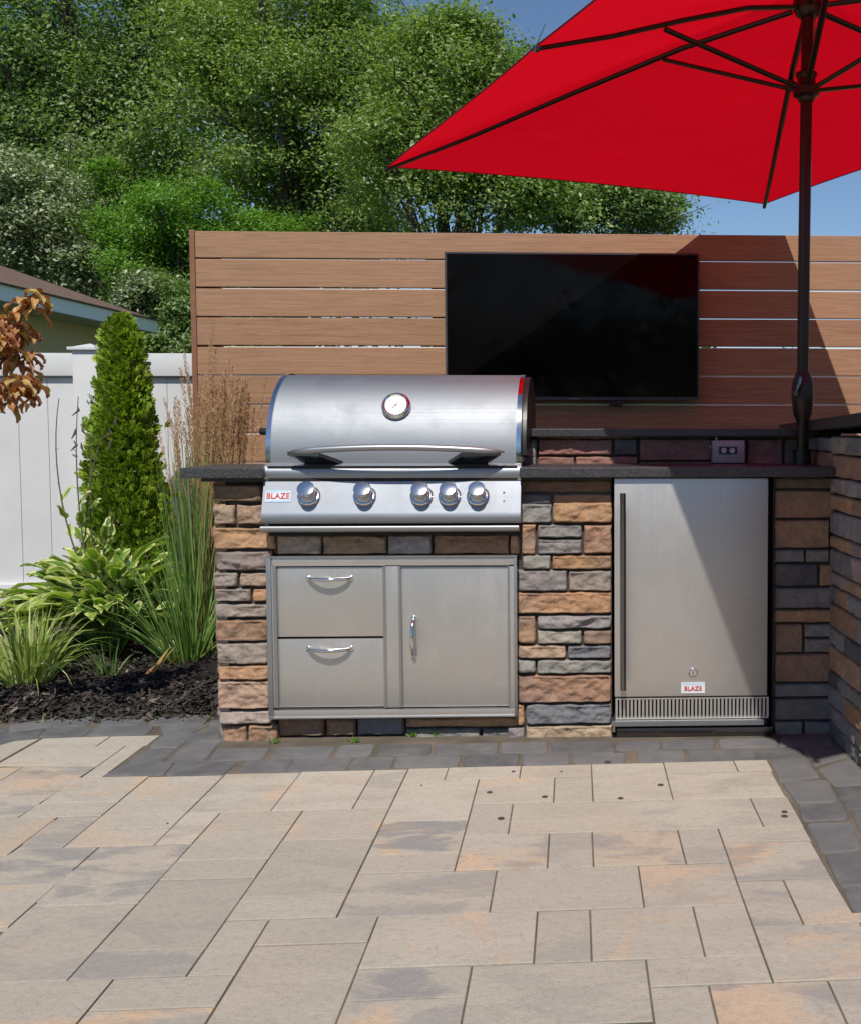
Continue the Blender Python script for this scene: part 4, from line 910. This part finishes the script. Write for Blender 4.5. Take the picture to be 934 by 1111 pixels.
def window(y0, y1, z0, z1):
    x = xe-.55; f = MB()
    f.box((x, y0-.07, z0-.07), (x+.03, y1+.07, z0)); f.box((x, y0-.07, z1), (x+.03, y1+.07, z1+.07)); f.box((x, y0-.07, z0), (x+.03, y0, z1)); f.box((x, y1, z0), (x+.03, y1+.07, z1))
    fo = f.build('window', M['fascia'], hs); MB().box((x, y0, z0), (x+.012, y1, z1)).build('pane', simple('window_glass', (.05, .06, .07), .1), fo)
window(11.2, 12.7, .95, 1.72); window(13.8, 14.6, .95, 1.62)
# ------------------------------------------------------------------ foliage
def leaves(P, size, up=.35, out=None, aspect=.5, fold=.25, droop=0.0):
    "rhombus leaves at P (n,3); random tilt biased upward / outward; two triangles-wide fold"
    n = len(P); N = RNG.normal(0, 1, (n, 3)); N[:, 2] = np.abs(N[:, 2])+up*1.5
    if out is not None: N += out
    N /= np.linalg.norm(N, axis=1)[:, None]
    A = RNG.normal(0, 1, (n, 3)); A[:, 2] -= droop; A -= (A*N).sum(1)[:, None]*N; A /= np.linalg.norm(A, axis=1)[:, None]
    B = np.cross(N, A); L = (size*(.55+.9*RNG.random(n)**1.5))[:, None] if np.isscalar(size) else size[:, None]
    W = L*aspect
    q = np.stack([P-A*L*.5, P+B*W*.5-A*L*.06+N*L*fold*.3, P+A*L*.5, P-B*W*.5-A*L*.06+N*L*fold*.3], 1)
    return q.reshape(-1, 3)
def clumpcloud(cen, rad, nclump, nleaf, csize, shell=.55, flat=.6):
    "clump centres near the shell of an ellipsoid, leaves gaussian round each"
    rad = np.array(rad); nl_ = max(6, int(nclump/10)); ld = RNG.normal(0, 1, (nl_, 3)); ld /= np.linalg.norm(ld, axis=1)[:, None]
    lc = np.array(cen)+ld*rad*(.45+.4*RNG.random(nl_))[:, None]; lr = RNG.uniform(.22, .42, nl_)*rad.mean()      # lobes
    li = RNG.integers(0, nl_, nclump); e = RNG.normal(0, 1, (nclump, 3)); e[:, 2] = np.abs(e[:, 2])*.9-.25; e /= np.linalg.norm(e, axis=1)[:, None]
    c = lc[li]+e*lr[li][:, None]*RNG.uniform(.75, 1.15, nclump)[:, None]*np.array([1.15, 1.15, .8])
    ni = int(nclump*.36); c[:ni] = np.array(cen)+RNG.normal(0, .42, (ni, 3))*rad
    d = (c-np.array(cen))/rad+e*.8; d /= np.maximum(.2, np.linalg.norm(d, axis=1))[:, None]; k_ = RNG.poisson(nleaf, nclump)+3
    idx = np.repeat(np.arange(nclump), k_); off = RNG.normal(0, 1, (len(idx), 3))
    sz = csize*RNG.uniform(.6, 1.4, nclump); off *= sz[idx][:, None]*np.array([1, 1, flat])
    return c[idx]+off, d[idx], c
def limb(mb, a, b, r0, r1, n=6, wob=.06):
    a, b = Vector(a), Vector(b); L = (b-a).length; pts, rs = [], []
    for i in range(n+1):
        t = i/n; pts.append(a.lerp(b, t)+Vector((random.gauss(0, wob), random.gauss(0, wob), 0))*L*.25*math.sin(math.pi*t)); rs.append(r0+(r1-r0)*t)
    mb.tube(pts, rs, 7)
def tree(name, label, cat, base, blobs, mat, lsize, group=None, r=.16, aspect=.5, limbs=14, up=.35, droop=0.0, outw=.5):
    o = empty(name, base, label, cat, group); P_, O_, Cs_ = [], [], []
    for (c, rd, nc, nl, cs) in blobs:
        p, d, cc = clumpcloud(c, rd, nc, nl, cs); P_.append(p); O_.append(d*outw); Cs_.append(cc)
    P_ = np.concatenate(P_); O_ = np.concatenate(O_); Cs_ = np.concatenate(Cs_)
    kp = P_[:, 2] > .1; P_, O_ = P_[kp], O_[kp]
    V = leaves(P_, lsize, up, O_, aspect, droop=droop); raw('crown', V, np.arange(len(V)).reshape(-1, 4), mat, o)
    mb = MB(); b = Vector(base); top = Vector(np.array([x[0] for x in blobs]).mean(0)); top.z = max(x[0][2] for x in blobs)
    mid = b.lerp(top, .45); limb(mb, b-Vector((0, 0, .1)), mid, r, r*.7, 8, .05); limb(mb, mid, top, r*.7, r*.15, 8, .08)
    for i in range(limbs):
        c = Vector(Cs_[random.randrange(len(Cs_))]); t = random.uniform(.2, .95); s_ = b.lerp(mid, min(1, t*2)) if t < .5 else mid.lerp(top, t*2-1)
        limb(mb, s_, c, r*.4, r*.06, 7, .12)
        for _ in range(3): c2 = Vector(Cs_[random.randrange(len(Cs_))]); 
        s3 = s_.lerp(c, .5); e3 = c+Vector((random.gauss(0, .6), random.gauss(0, .6), random.gauss(.2, .5))); limb(mb, s3, e3, r*.16, r*.03, 5, .12)
    mb.build('trunk', M['bark'], o, True); return o
def B_(px, py, Y, rx, rz, nc, nl, cs, ry=None):
    c = at(px, py, Y); return (tuple(c), (rx*Y/FPX, (ry or rx*.8)*Y/FPX, rz*Y/FPX), int(nc*1.6), nl*1.45, cs*.76)
def base(px, Y): q = at(px, 463, Y); return (q.x, Y, -.05)
RNG = np.random.default_rng(5); random.seed(5)
GT = 'tall leafy trees behind the fence'
tree('maple_tree', 'tallest dark green tree behind the house roof, filling the upper left', 'tree', base(120, 25), [B_(60, 60, 25, 130, 120, 130, 110, .42), B_(190, 30, 25, 110, 100, 110, 110, .42), B_(130, 170, 25, 150, 90, 130, 100, .42), B_(-60, 130, 25, 110, 130, 70, 90, .45), B_(20, -50, 25, 180, 80, 70, 100, .45)], M['leaf_dark'], .115, GT, .26, limbs=22)
tree('maple_tree', 'broad mid green tree in the centre above the left half of the wooden screen', 'tree', base(320, 21), [B_(330, 120, 21, 120, 110, 150, 110, .33), B_(290, 20, 21, 110, 70, 90, 110, .33), B_(380, 40, 21, 90, 60, 70, 110, .33), B_(350, 215, 21, 110, 55, 80, 100, .33), B_(240, 90, 21, 60, 80, 50, 100, .33)], M['leaf_mid'], .092, GT, .2, limbs=22)
tree('maple_tree', 'round topped tree against the sky, left of the red umbrella', 'tree', base(500, 18), [B_(490, 105, 18, 85, 85, 130, 110, .27), B_(440, 180, 18, 90, 70, 90, 100, .27), B_(550, 100, 18, 60, 70, 80, 105, .27), B_(560, 200, 18, 100, 50, 90, 100, .27), B_(495, 45, 18, 50, 30, 40, 100, .24), B_(435, 60, 18, 40, 55, 40, 100, .25)], M['leaf_mid'], .078, GT, .15, limbs=24)
tree('maple_tree', 'low tree showing between the umbrella canopy and the top of the screen', 'tree', base(660, 19), [B_(650, 225, 19, 80, 42, 80, 100, .25), B_(715, 232, 19, 36, 26, 30, 90, .2), B_(600, 215, 19, 60, 50, 50, 100, .25)], M['leaf_dark'], .08, GT, .12, limbs=16)
tree('feathery_tree', 'bright green feathery young tree in front of the dark maple', 'tree', base(190, 19.5), [B_(170, 250, 19.5, 75, 50, 70, 120, .22), B_(240, 300, 19.5, 60, 90, 80, 110, .22), B_(150, 320, 19.5, 70, 60, 50, 110, .22), B_(290, 255, 19.5, 50, 25, 30, 110, .2), B_(115, 195, 19.5, 18, 18, 10, 90, .15)], M['leaf_bright'], .085, None, .1, .32, 14)
tree('silvery_shrub', 'pale silvery green shrub rising behind the brown roof at the left edge', 'shrub', base(30, 22), [B_(20, 230, 20, 85, 65, 110, 110, .28), B_(80, 285, 20, 55, 50, 70, 110, .26), B_(-50, 220, 20, 70, 70, 50, 100, .3)], M['leaf_pale'], .085, None, .12, .5, 12)
tree('silvery_shrub', 'small pale leaved shrub between the house eave and the conifer', 'shrub', base(150, 18.5), [B_(150, 318, 18.5, 26, 30, 26, 100, .14), B_(165, 380, 18.5, 40, 40, 34, 100, .16)], M['leaf_pale'], .085, None, .06, .5, 8)
tree('dense_shrub', 'deep green shrub filling the gap beside the left edge of the screen', 'shrub', base(195, 18), [B_(200, 350, 18, 40, 50, 50, 110, .15), B_(250, 385, 18, 60, 40, 40, 100, .15)], M['leaf_dark'], .08, None, .06, .5, 8)
# far wood behind the trees; unseen foliage round the camera added to darken reflections
P_, O_ = [], []
for (xc, yc, rx, ry, zc, rz, nc, cs) in ((-15, 34, 10, 3, 7.0, 7.0, 560, .9), (-2, 33, 6, 2, 2, 3.2, 90, .7), (0, -19, 22, 3, 2.2, 3.2, 420, .8), (-22, 4, 3, 18, 3, 4, 200, .9), (20, 0, 3, 18, 3, 4, 200, .9)):
    p, d, c = clumpcloud((xc, yc, zc), (rx, ry, rz), nc, 55, cs, .3); k_ = p[:, 2] > 0; P_.append(p[k_]); O_.append(d[k_]*.5)
V = leaves(np.concatenate(P_), .34, .35, np.concatenate(O_)); tag(raw('far_wood_and_added_foliage', V, np.arange(len(V)).reshape(-1, 4), M['leaf_far']), 'distant wood behind the trees, with unseen foliage added round the camera for reflections', 'wood', kind='stuff')
# ------------------------------------------------------------------ conifer column
def conifer():
    b = at(141, 700, 5.02); x0, y0 = b.x, 5.02; zt_ = at(140, 347, 5.02).z; zb_ = .04; H_ = zt_-zb_
    o = empty('arborvitae', (x0, y0, zb_), 'narrow bright green columnar conifer standing in the bed before the white fence', 'conifer')
    n = 9500; h = RNG.random(n)**.9; az = RNG.uniform(0, 2*np.pi, n)
    R = np.interp(h, [0, .08, .25, .45, .65, .8, .92, .98, 1], [.20, .235, .235, .21, .175, .135, .095, .045, .01])
    R = R*np.interp(h, [0, .35, .6, .85, 1], [.86, .80, .72, .64, .8])*(1+.10*np.sin(az*3+h*17)+.08*np.sin(az*5-h*31)+.10*np.sin(az*9+h*70)*np.sin(h*45+az*2)); R += np.where(RNG.random(n) < .05, RNG.uniform(0, .045, n), 0); R *= 1-.22*(np.sin(az*7+np.floor(h*14)*2.3) > .72); rr = R*(1-.75*RNG.random(n)**1.7)
    P = np.stack([x0+rr*np.cos(az), y0+rr*np.sin(az), zb_+h*H_], -1)
    D = np.stack([np.cos(az)*.75, np.sin(az)*.75, RNG.uniform(.5, 1.3, n)], -1)+RNG.normal(0, .22, (n, 3)); D /= np.linalg.norm(D, axis=1)[:, None]
    S_ = np.cross(D, RNG.normal(0, 1, (n, 3))); S_ /= np.linalg.norm(S_, axis=1)[:, None]; Nn = np.cross(D, S_)
    L = RNG.uniform(.026, .055, n); out = []
    for (t, ang, ln) in ((0, 0, 1.0), (.15, .75, .6), (.15, -.75, .6), (.4, .6, .5), (.4, -.6, .5), (.65, .5, .36), (.65, -.5, .36)):
        d = D*math.cos(ang)+S_*math.sin(ang)+Nn*RNG.normal(0, .15, n)[:, None]; s_ = np.cross(Nn, d); p = P+D*(L*t)[:, None]; l_ = (L*ln)[:, None]; w_ = .0056
        out.append(np.stack([p-s_*w_*.6, p+d*l_*.6-s_*w_, p+d*l_, p+d*l_*.6+s_*w_], 1))
    V = np.concatenate(out).reshape(-1, 3); raw('foliage', V, np.arange(len(V)).reshape(-1, 4), M['arbor'], o)
    mb = MB(); mb.tube([(x0, y0, 0), (x0+.01, y0, zb_+H_*.9)], [.03, .006], 8)
    for i in range(90):
        z = zb_+.05+H_*.85*random.random(); a = random.uniform(0, 6.28); r_ = .15*(1-(z/H_)*.6); mb.tube([(x0, y0, z-.04), (x0+r_*math.cos(a), y0+r_*math.sin(a), z+.05)], [.005, .002], 5)
    mb.build('trunk', M['bark'], o, True)
    k_ = 700; az = RNG.uniform(0, 6.28, k_); h = RNG.random(k_)*.8; rr = .13*(1-h*.5)*RNG.random(k_)**.5
conifer()
# ------------------------------------------------------------------ grasses
def blades(specs, seg=7):
    "specs: (base, dir, length, width, bend) -> ribbons"
    V, Fq = [], []
    for (b, d, L, W, bend) in specs:
        p = Vector(b); d = Vector(d).normalized(); s_ = d.cross(Vector((random.gauss(0, 1), random.gauss(0, 1), .1))).normalized(); b0 = len(V)
        for i in range(seg+1):
            t = i/seg; w_ = W*(1-t**2.2)*(.6+.4*min(1, t*5))
            if i == seg: w_ = W*.05
            V.append(tuple(p-s_*w_)); V.append(tuple(p+s_*w_))
            if i < seg:
                Fq.append((b0+2*i, b0+2*i+1, b0+2*i+3, b0+2*i+2)); p = p+d*(L/seg); d = (d+Vector((0, 0, -bend*(t+.2)))+Vector((random.gauss(0, .02), random.gauss(0, .02), 0))).normalized()
    return V, Fq
def clump(name, label, cat, bx, by, n, rad, Lr, W, spread, bend, mat, part='blades', lean=(0, 0)):
    z = bz(bx, by) if bx < -1 else 0; o = empty(name, (bx, by, z), label, cat); sp = []
    for _ in range(n):
        a = random.uniform(0, 6.28); r_ = rad*random.random()**.6; s_ = abs(random.gauss(0, spread)); sp.append(((bx+r_*math.cos(a), by+r_*math.sin(a), z-.01), (math.cos(a)*s_+lean[0], math.sin(a)*s_+lean[1], 1), random.uniform(*Lr), W*random.uniform(.6, 1.2), bend*random.uniform(.4, 1.5)))
    V, Fq = blades(sp); raw(part, V, Fq, mat, o); return o
g = gnd(38, 748); clump('variegated_grass', 'short clump of cream striped grass at the left front of the bed', 'ornamental grass', g.x, 4.05, 230, .07, (.20, .38), .0052, .45, .42, M['vgrass'])
g = gnd(222, 700)
rg = clump('reed_grass', 'tall upright feather reed grass with tan plumes beside the stone counter', 'ornamental grass', at(222, 690, 4.62).x, 4.62, 300, .10, (.5, 1.05), .0032, .085, .05, M['reed'], lean=(.0, 0))
cx_ = at(222, 690, 4.62).x
def plumes():
    V, Fq = [], []; P_ = []; stems = MB(); z0 = bz(cx_, 4.62)
    tops = [(x, y) for x, y in ((178,432),(183,448),(196,400),(200,382),(203,405),(193,455),(232,352),(234,378),(248,378),(240,405),(290,407),(284,450),(276,440),(228,410),(222,420),(252,398),(262,430),(173,470))]
    tops += [(random.uniform(215, 272), random.uniform(400, 450)) for _ in range(62)]+[(random.uniform(185, 215), random.uniform(420, 500)) for _ in range(10)]
    for (x, y) in tops:
        Y = 4.62+random.uniform(-.12, .16); t = at(x, y, Y); b_ = Vector((cx_+random.gauss(.05, .06)+(x-235)*.0006, 4.62+random.gauss(0, .05), z0))
        m = b_.lerp(t, .55)+Vector((random.gauss(0, .012), random.gauss(0, .012), .02)); pts = [b_.lerp(m, .5), m, m.lerp(t, .5), t]; stems.tube([b_]+pts, [.0016, .0014, .0012, .001, .0006], 4, False)
        L_ = random.uniform(.20, .38); d = (t-m).normalized()
        k_ = 170
        for i in range(k_):
            u = random.random(); c = t-d*L_*u; w_ = .010*math.sin(math.pi*min(1, u*.92+.06))**.7; a = random.uniform(0, 6.28); r_ = Vector((math.cos(a), math.sin(a), 0)); p = c+r_*w_*random.random()
            e = (d*1.4+r_*.55).normalized(); s_ = e.cross(Vector((random.gauss(0, 1), random.gauss(0, 1), random.gauss(0, 1)))).normalized(); l_ = random.uniform(.008, .016); b0 = len(V)
            V += [tuple(p), tuple(p+e*l_*.5+s_*.0019), tuple(p+e*l_), tuple(p+e*l_*.5-s_*.0019)]; Fq.append((b0, b0+1, b0+2, b0+3))
    raw('seed_plumes', V, Fq, M['plume'], rg); stems.build('stalks', M['plume'], rg)
plumes()
clump('arching_grass', 'loose green arching grass between the hosta and the reed grass', 'grass clump', at(200, 690, 4.35).x, 4.38, 150, .08, (.3, .68), .0042, .5, .24, M['reed'], lean=(-.12, 0))
clump('sedge', 'small low tuft of green blades in front of the hosta', 'grass tuft', at(118, 725, 4.15).x, 4.15, 26, .04, (.10, .24), .003, .5, .3, M['reed'])
wd = [(98, 778, 3.66), (178, 770, 3.70), (3, 775, 3.66), (45, 790, 3.62), (232, 772, 3.66)]
for i, (x, y, Y) in enumerate(wd):
    q = at(x, y, Y); lb = ('tiny weed tuft at the mulch edge under the striped grass', 'tiny weed tuft in the mulch in front of the bare patch', 'tiny weed tuft at the left frame edge of the bed', 'tiny weed tuft by the charcoal edging left of centre', 'tiny weed tuft at the foot of the stone pillar')[i]
    clump('weed', lb, 'weed', q.x, Y, 9, .012, (.03, .06), .0028, .8, .3, M['reed'], 'leaves')
for i, (x, y) in enumerate(((385, 805), (447, 799), (473, 798), (540, 797), (300, 806))):
    q = gnd(x, y); o = empty('joint_weed', (q.x, q.y, 0), ('small weed growing in the joint below the left drawer', 'bright little weed in the joint below the cabinet middle', 'low weed in the joint right of the cabinet middle', 'mossy weed in the joint left of the stone pillar foot', 'small weed at the inner foot of the left pillar')[i], 'weed', None)
    V, Fq = blades([((q.x+random.gauss(0, .010), q.y+random.gauss(0, .004), 0), (random.gauss(0, .8), random.gauss(0, .5), 1), random.uniform(.012, .028), .0025, .3) for _ in range(16)], 4); raw('leaves', V, Fq, M['leaf_bright'], o)
# ------------------------------------------------------------------ hosta
def leafmesh(V, Fq, Col, b, d, L, W, arch_, cup=.25, nu=10, nv=6, roll=0.0):
    "broad leaf from b along d, arching over; Col = (edge distance, vein, 0)"
    p = Vector(b); d = Vector(d).normalized(); b0 = len(V); up = Vector((0, 0, 1)); side = d.cross(up).normalized()
    side = (side+up*roll).normalized()
    cols_ = []
    for i in range(nu+1):
        t = i/nu; w_ = W*max(.02, (math.sin(math.pi*min(1, t**.75))**.8)); nrm = side.cross(d).normalized()
        for j in range(nv+1):
            s_ = j/nv*2-1; q = p+side*(w_*s_)+nrm*(abs(s_)**1.5*w_*cup+.006*math.sin(t*9+j*2)*abs(s_)); V.append(tuple(q)); cols_.append((max(abs(s_), max(0, t-.7)/.3*.9), .5+.5*math.cos(s_*9*1.0), 0))
        p = p+d*(L/nu); d = (d-up*arch_*(.3+t)/nu*3).normalized()
    for i in range(nu):
        for j in range(nv):
            a = b0+i*(nv+1)+j; Fq.append((a, a+1, a+nv+2, a+nv+1)); Col.append(tuple(np.mean([cols_[x-b0] for x in (a, a+1, a+nv+2, a+nv+1)], 0)))
def hosta():
    bx, by = at(118, 690, 4.60).x, 4.60; z0 = bz(bx, by); o = empty('hosta', (bx, by, z0), 'large hosta with broad yellow green cream edged leaves and tall flower stalks', 'hosta')
    V, Fq, Col = [], [], []; stems = MB()
    for i in range(150):
        a = random.uniform(0, 6.28); ring = random.random(); el = .25+.95*(1-ring)+random.gauss(0, .1); r_ = .10+.24*ring
        if i < 55: a = random.uniform(2.5, 5.2); ring = random.uniform(.5, 1); el = random.uniform(.3, .6); r_ = random.uniform(.12, .38)
        h = .11+.20*(1-ring)+random.uniform(0, .07); q = Vector((bx+r_*math.cos(a), by+r_*math.sin(a)*.8, z0+h))
        stems.tube([(bx+random.gauss(0, .03), by+random.gauss(0, .03), z0), q.lerp(Vector((bx, by, z0+h)), .45), q], [.004, .0035, .003], 5, False)
        leafmesh(V, Fq, Col, q, (math.cos(a), math.sin(a), el), random.uniform(.12, .20), random.uniform(.027, .044), random.uniform(.30, .60), .3, roll=random.gauss(0, .25))
    # leafy flower stalks traced by their tops
    fl = MB(); st_ = [((128, 700), (64, 432), (45, 560)), ((130, 700), (85, 430), (74, 570)), ((132, 700), (112, 470), (78, 560)), ((135, 700), (125, 555), (110, 620)), ((140, 700), (102, 470), (88, 560)), ((128, 700), (120, 552), (105, 600))]
    for (b_, t_, m_) in st_:
        Y = 4.60+random.uniform(-.1, .15); P0_, P1_, P2_ = Vector((bx+random.gauss(0, .04), by, z0)), at(*m_, Y), at(*t_, Y+.05); pts = []
        for i in range(15):
            t = i/14; pts.append(P0_*(1-t)**2+P1_*2*t*(1-t)*1.0+P2_*t*t)
        fl.tube(pts, [.0048*(1-.62*i/14) for i in range(15)], 6)
        for i in range(3, 12):
            if t_[1] < 500 and i > 8:
                for _ in range(2): fl.tube([pts[i], pts[i]+Vector((random.gauss(0, .014), random.gauss(0, .01), random.uniform(.0, .012)))], [.0012, .0006], 4)
                continue
            a = i*2.4+random.random(); L_ = random.uniform(.075, .13)*(1.15-.05*i); leafmesh(V, Fq, Col, pts[i], (math.cos(a), math.sin(a)*.7, 1.3), L_, L_*.25, .25, .35, 7, 4)
    # dead flowers near the tops
    for c_ in ((82, 465), (88, 480), (95, 470), (80, 478), (84, 440), (118, 465), (126, 452), (122, 475), (90, 462)):
        q = at(c_[0], c_[1], 4.66); fl.tube([q, q+Vector((random.gauss(0, .01), 0, -.02)), q+Vector((random.gauss(0, .015), 0, -.045))], [.002, .006, .0015], 6)
    raw('leaves', V, Fq, M['hosta'], o, Col, True); stems.build('leaf_stalks', M['greenstem'], o, True); fl.build('flower_stalks', M['stem'], o, True)
hosta()
# dry stalks and a half buried stone in the mulch
q = gnd(172, 735, .03); ds = empty('dead_stalk', (q.x, q.y, .03), 'dry rust coloured dead leaves lying on the mulch', 'dead leaves')
V, Fq = blades([((q.x-.03+random.gauss(0, .015), 4.16+random.gauss(0, .02), .03), (.5+random.gauss(0, .2), .3, .75), random.uniform(.10, .2), .006, .1) for _ in range(6)], 5); raw('leaves', V, Fq, M['autumn'], ds)
q = at(183, 690, 4.5); rk = bmesh.new(); bmesh.ops.create_icosphere(rk, subdivisions=4, radius=1)
for v in rk.verts:
    n_ = noise.fractal(v.co*1.6+Vector((3, 1, 2)), 1, 2, 5); v.co = Vector((v.co.x*.085, v.co.y*.06, v.co.z*.05))*(1+.25*n_)+Vector((q.x+.02, 4.5, bz(q.x, 4.5)+.025))
me = bpy.data.meshes.new('garden_rock'); rk.to_mesh(me); rk.free(); tag(link('garden_rock', me, simple('pale_rock', (.42, .37, .31), .9, 0, .3, 30, .5, 60), None, True), 'pale rounded rock half buried between hosta and reed grass', 'rock')
# ------------------------------------------------------------------ russet branch at the left edge
def branch():
    Y0_ = 3.2; b0_ = at(-150, 800, Y0_); o = empty('dogwood_sapling', (b0_.x, Y0_+.4, 0), 'small tree branch with drooping russet leaves at the left edge', 'sapling')
    mb = MB(); root = Vector((b0_.x, Y0_+.4, -.05)); tk = at(-140, 420, Y0_+.1); mb.tube([root, root.lerp(tk, .5)+Vector((.03, 0, 0)), tk], [.022, .016, .011], 8)
    V, Fq, Col = [], [], []
    paths = [[(-140, 420), (-60, 370), (-10, 352), (22, 345), (38, 322)], [(-140, 430), (-60, 400), (-5, 390), (25, 388)], [(-140, 440), (-50, 425), (0, 420), (38, 412)], [(-140, 440), (-60, 440), (-8, 428), (28, 425)], [(-60, 370), (-20, 362), (10, 358), (20, 360)], [(-60, 400), (-20, 375), (8, 372)], [(-60, 440), (-20, 430), (-4, 428)]]
    for pth in paths:
        P_ = [at(x, y, Y0_+random.uniform(-.05, .05)) for x, y in pth]; mb.tube(P_, [.006*(1-.7*i/len(P_)) for i in range(len(P_))], 6)
        for i in range(1, len(P_)):
            last = i == len(P_)-1
            for k_ in range(20 if last else 13):
                t = random.uniform(.3, 1) if not last else random.uniform(.45, 1.05); p = P_[i-1].lerp(P_[i], t)+Vector((random.gauss(0, .012), random.gauss(0, .015), random.gauss(.0, .012)))
                a = random.uniform(0, 6.28); leafmesh(V, Fq, Col, p, (math.cos(a)*.8, math.sin(a)*.6, random.uniform(-.5, .35)), random.uniform(.045, .075), random.uniform(.009, .016), 1.3, .6, 7, 4)
    for x, y in ((8, 448), (24, 430), (34, 432), (2, 440)):
        p = at(x, y-8, Y0_); leafmesh(V, Fq, Col, p, (random.choice((-.5, .5)), -.2, -.2), .07, .014, 1.6, .6, 7, 4)
    raw('leaves', V, Fq, M['autumn'], o, None, True); mb.build('trunk', M['bark'], o, True)
branch()
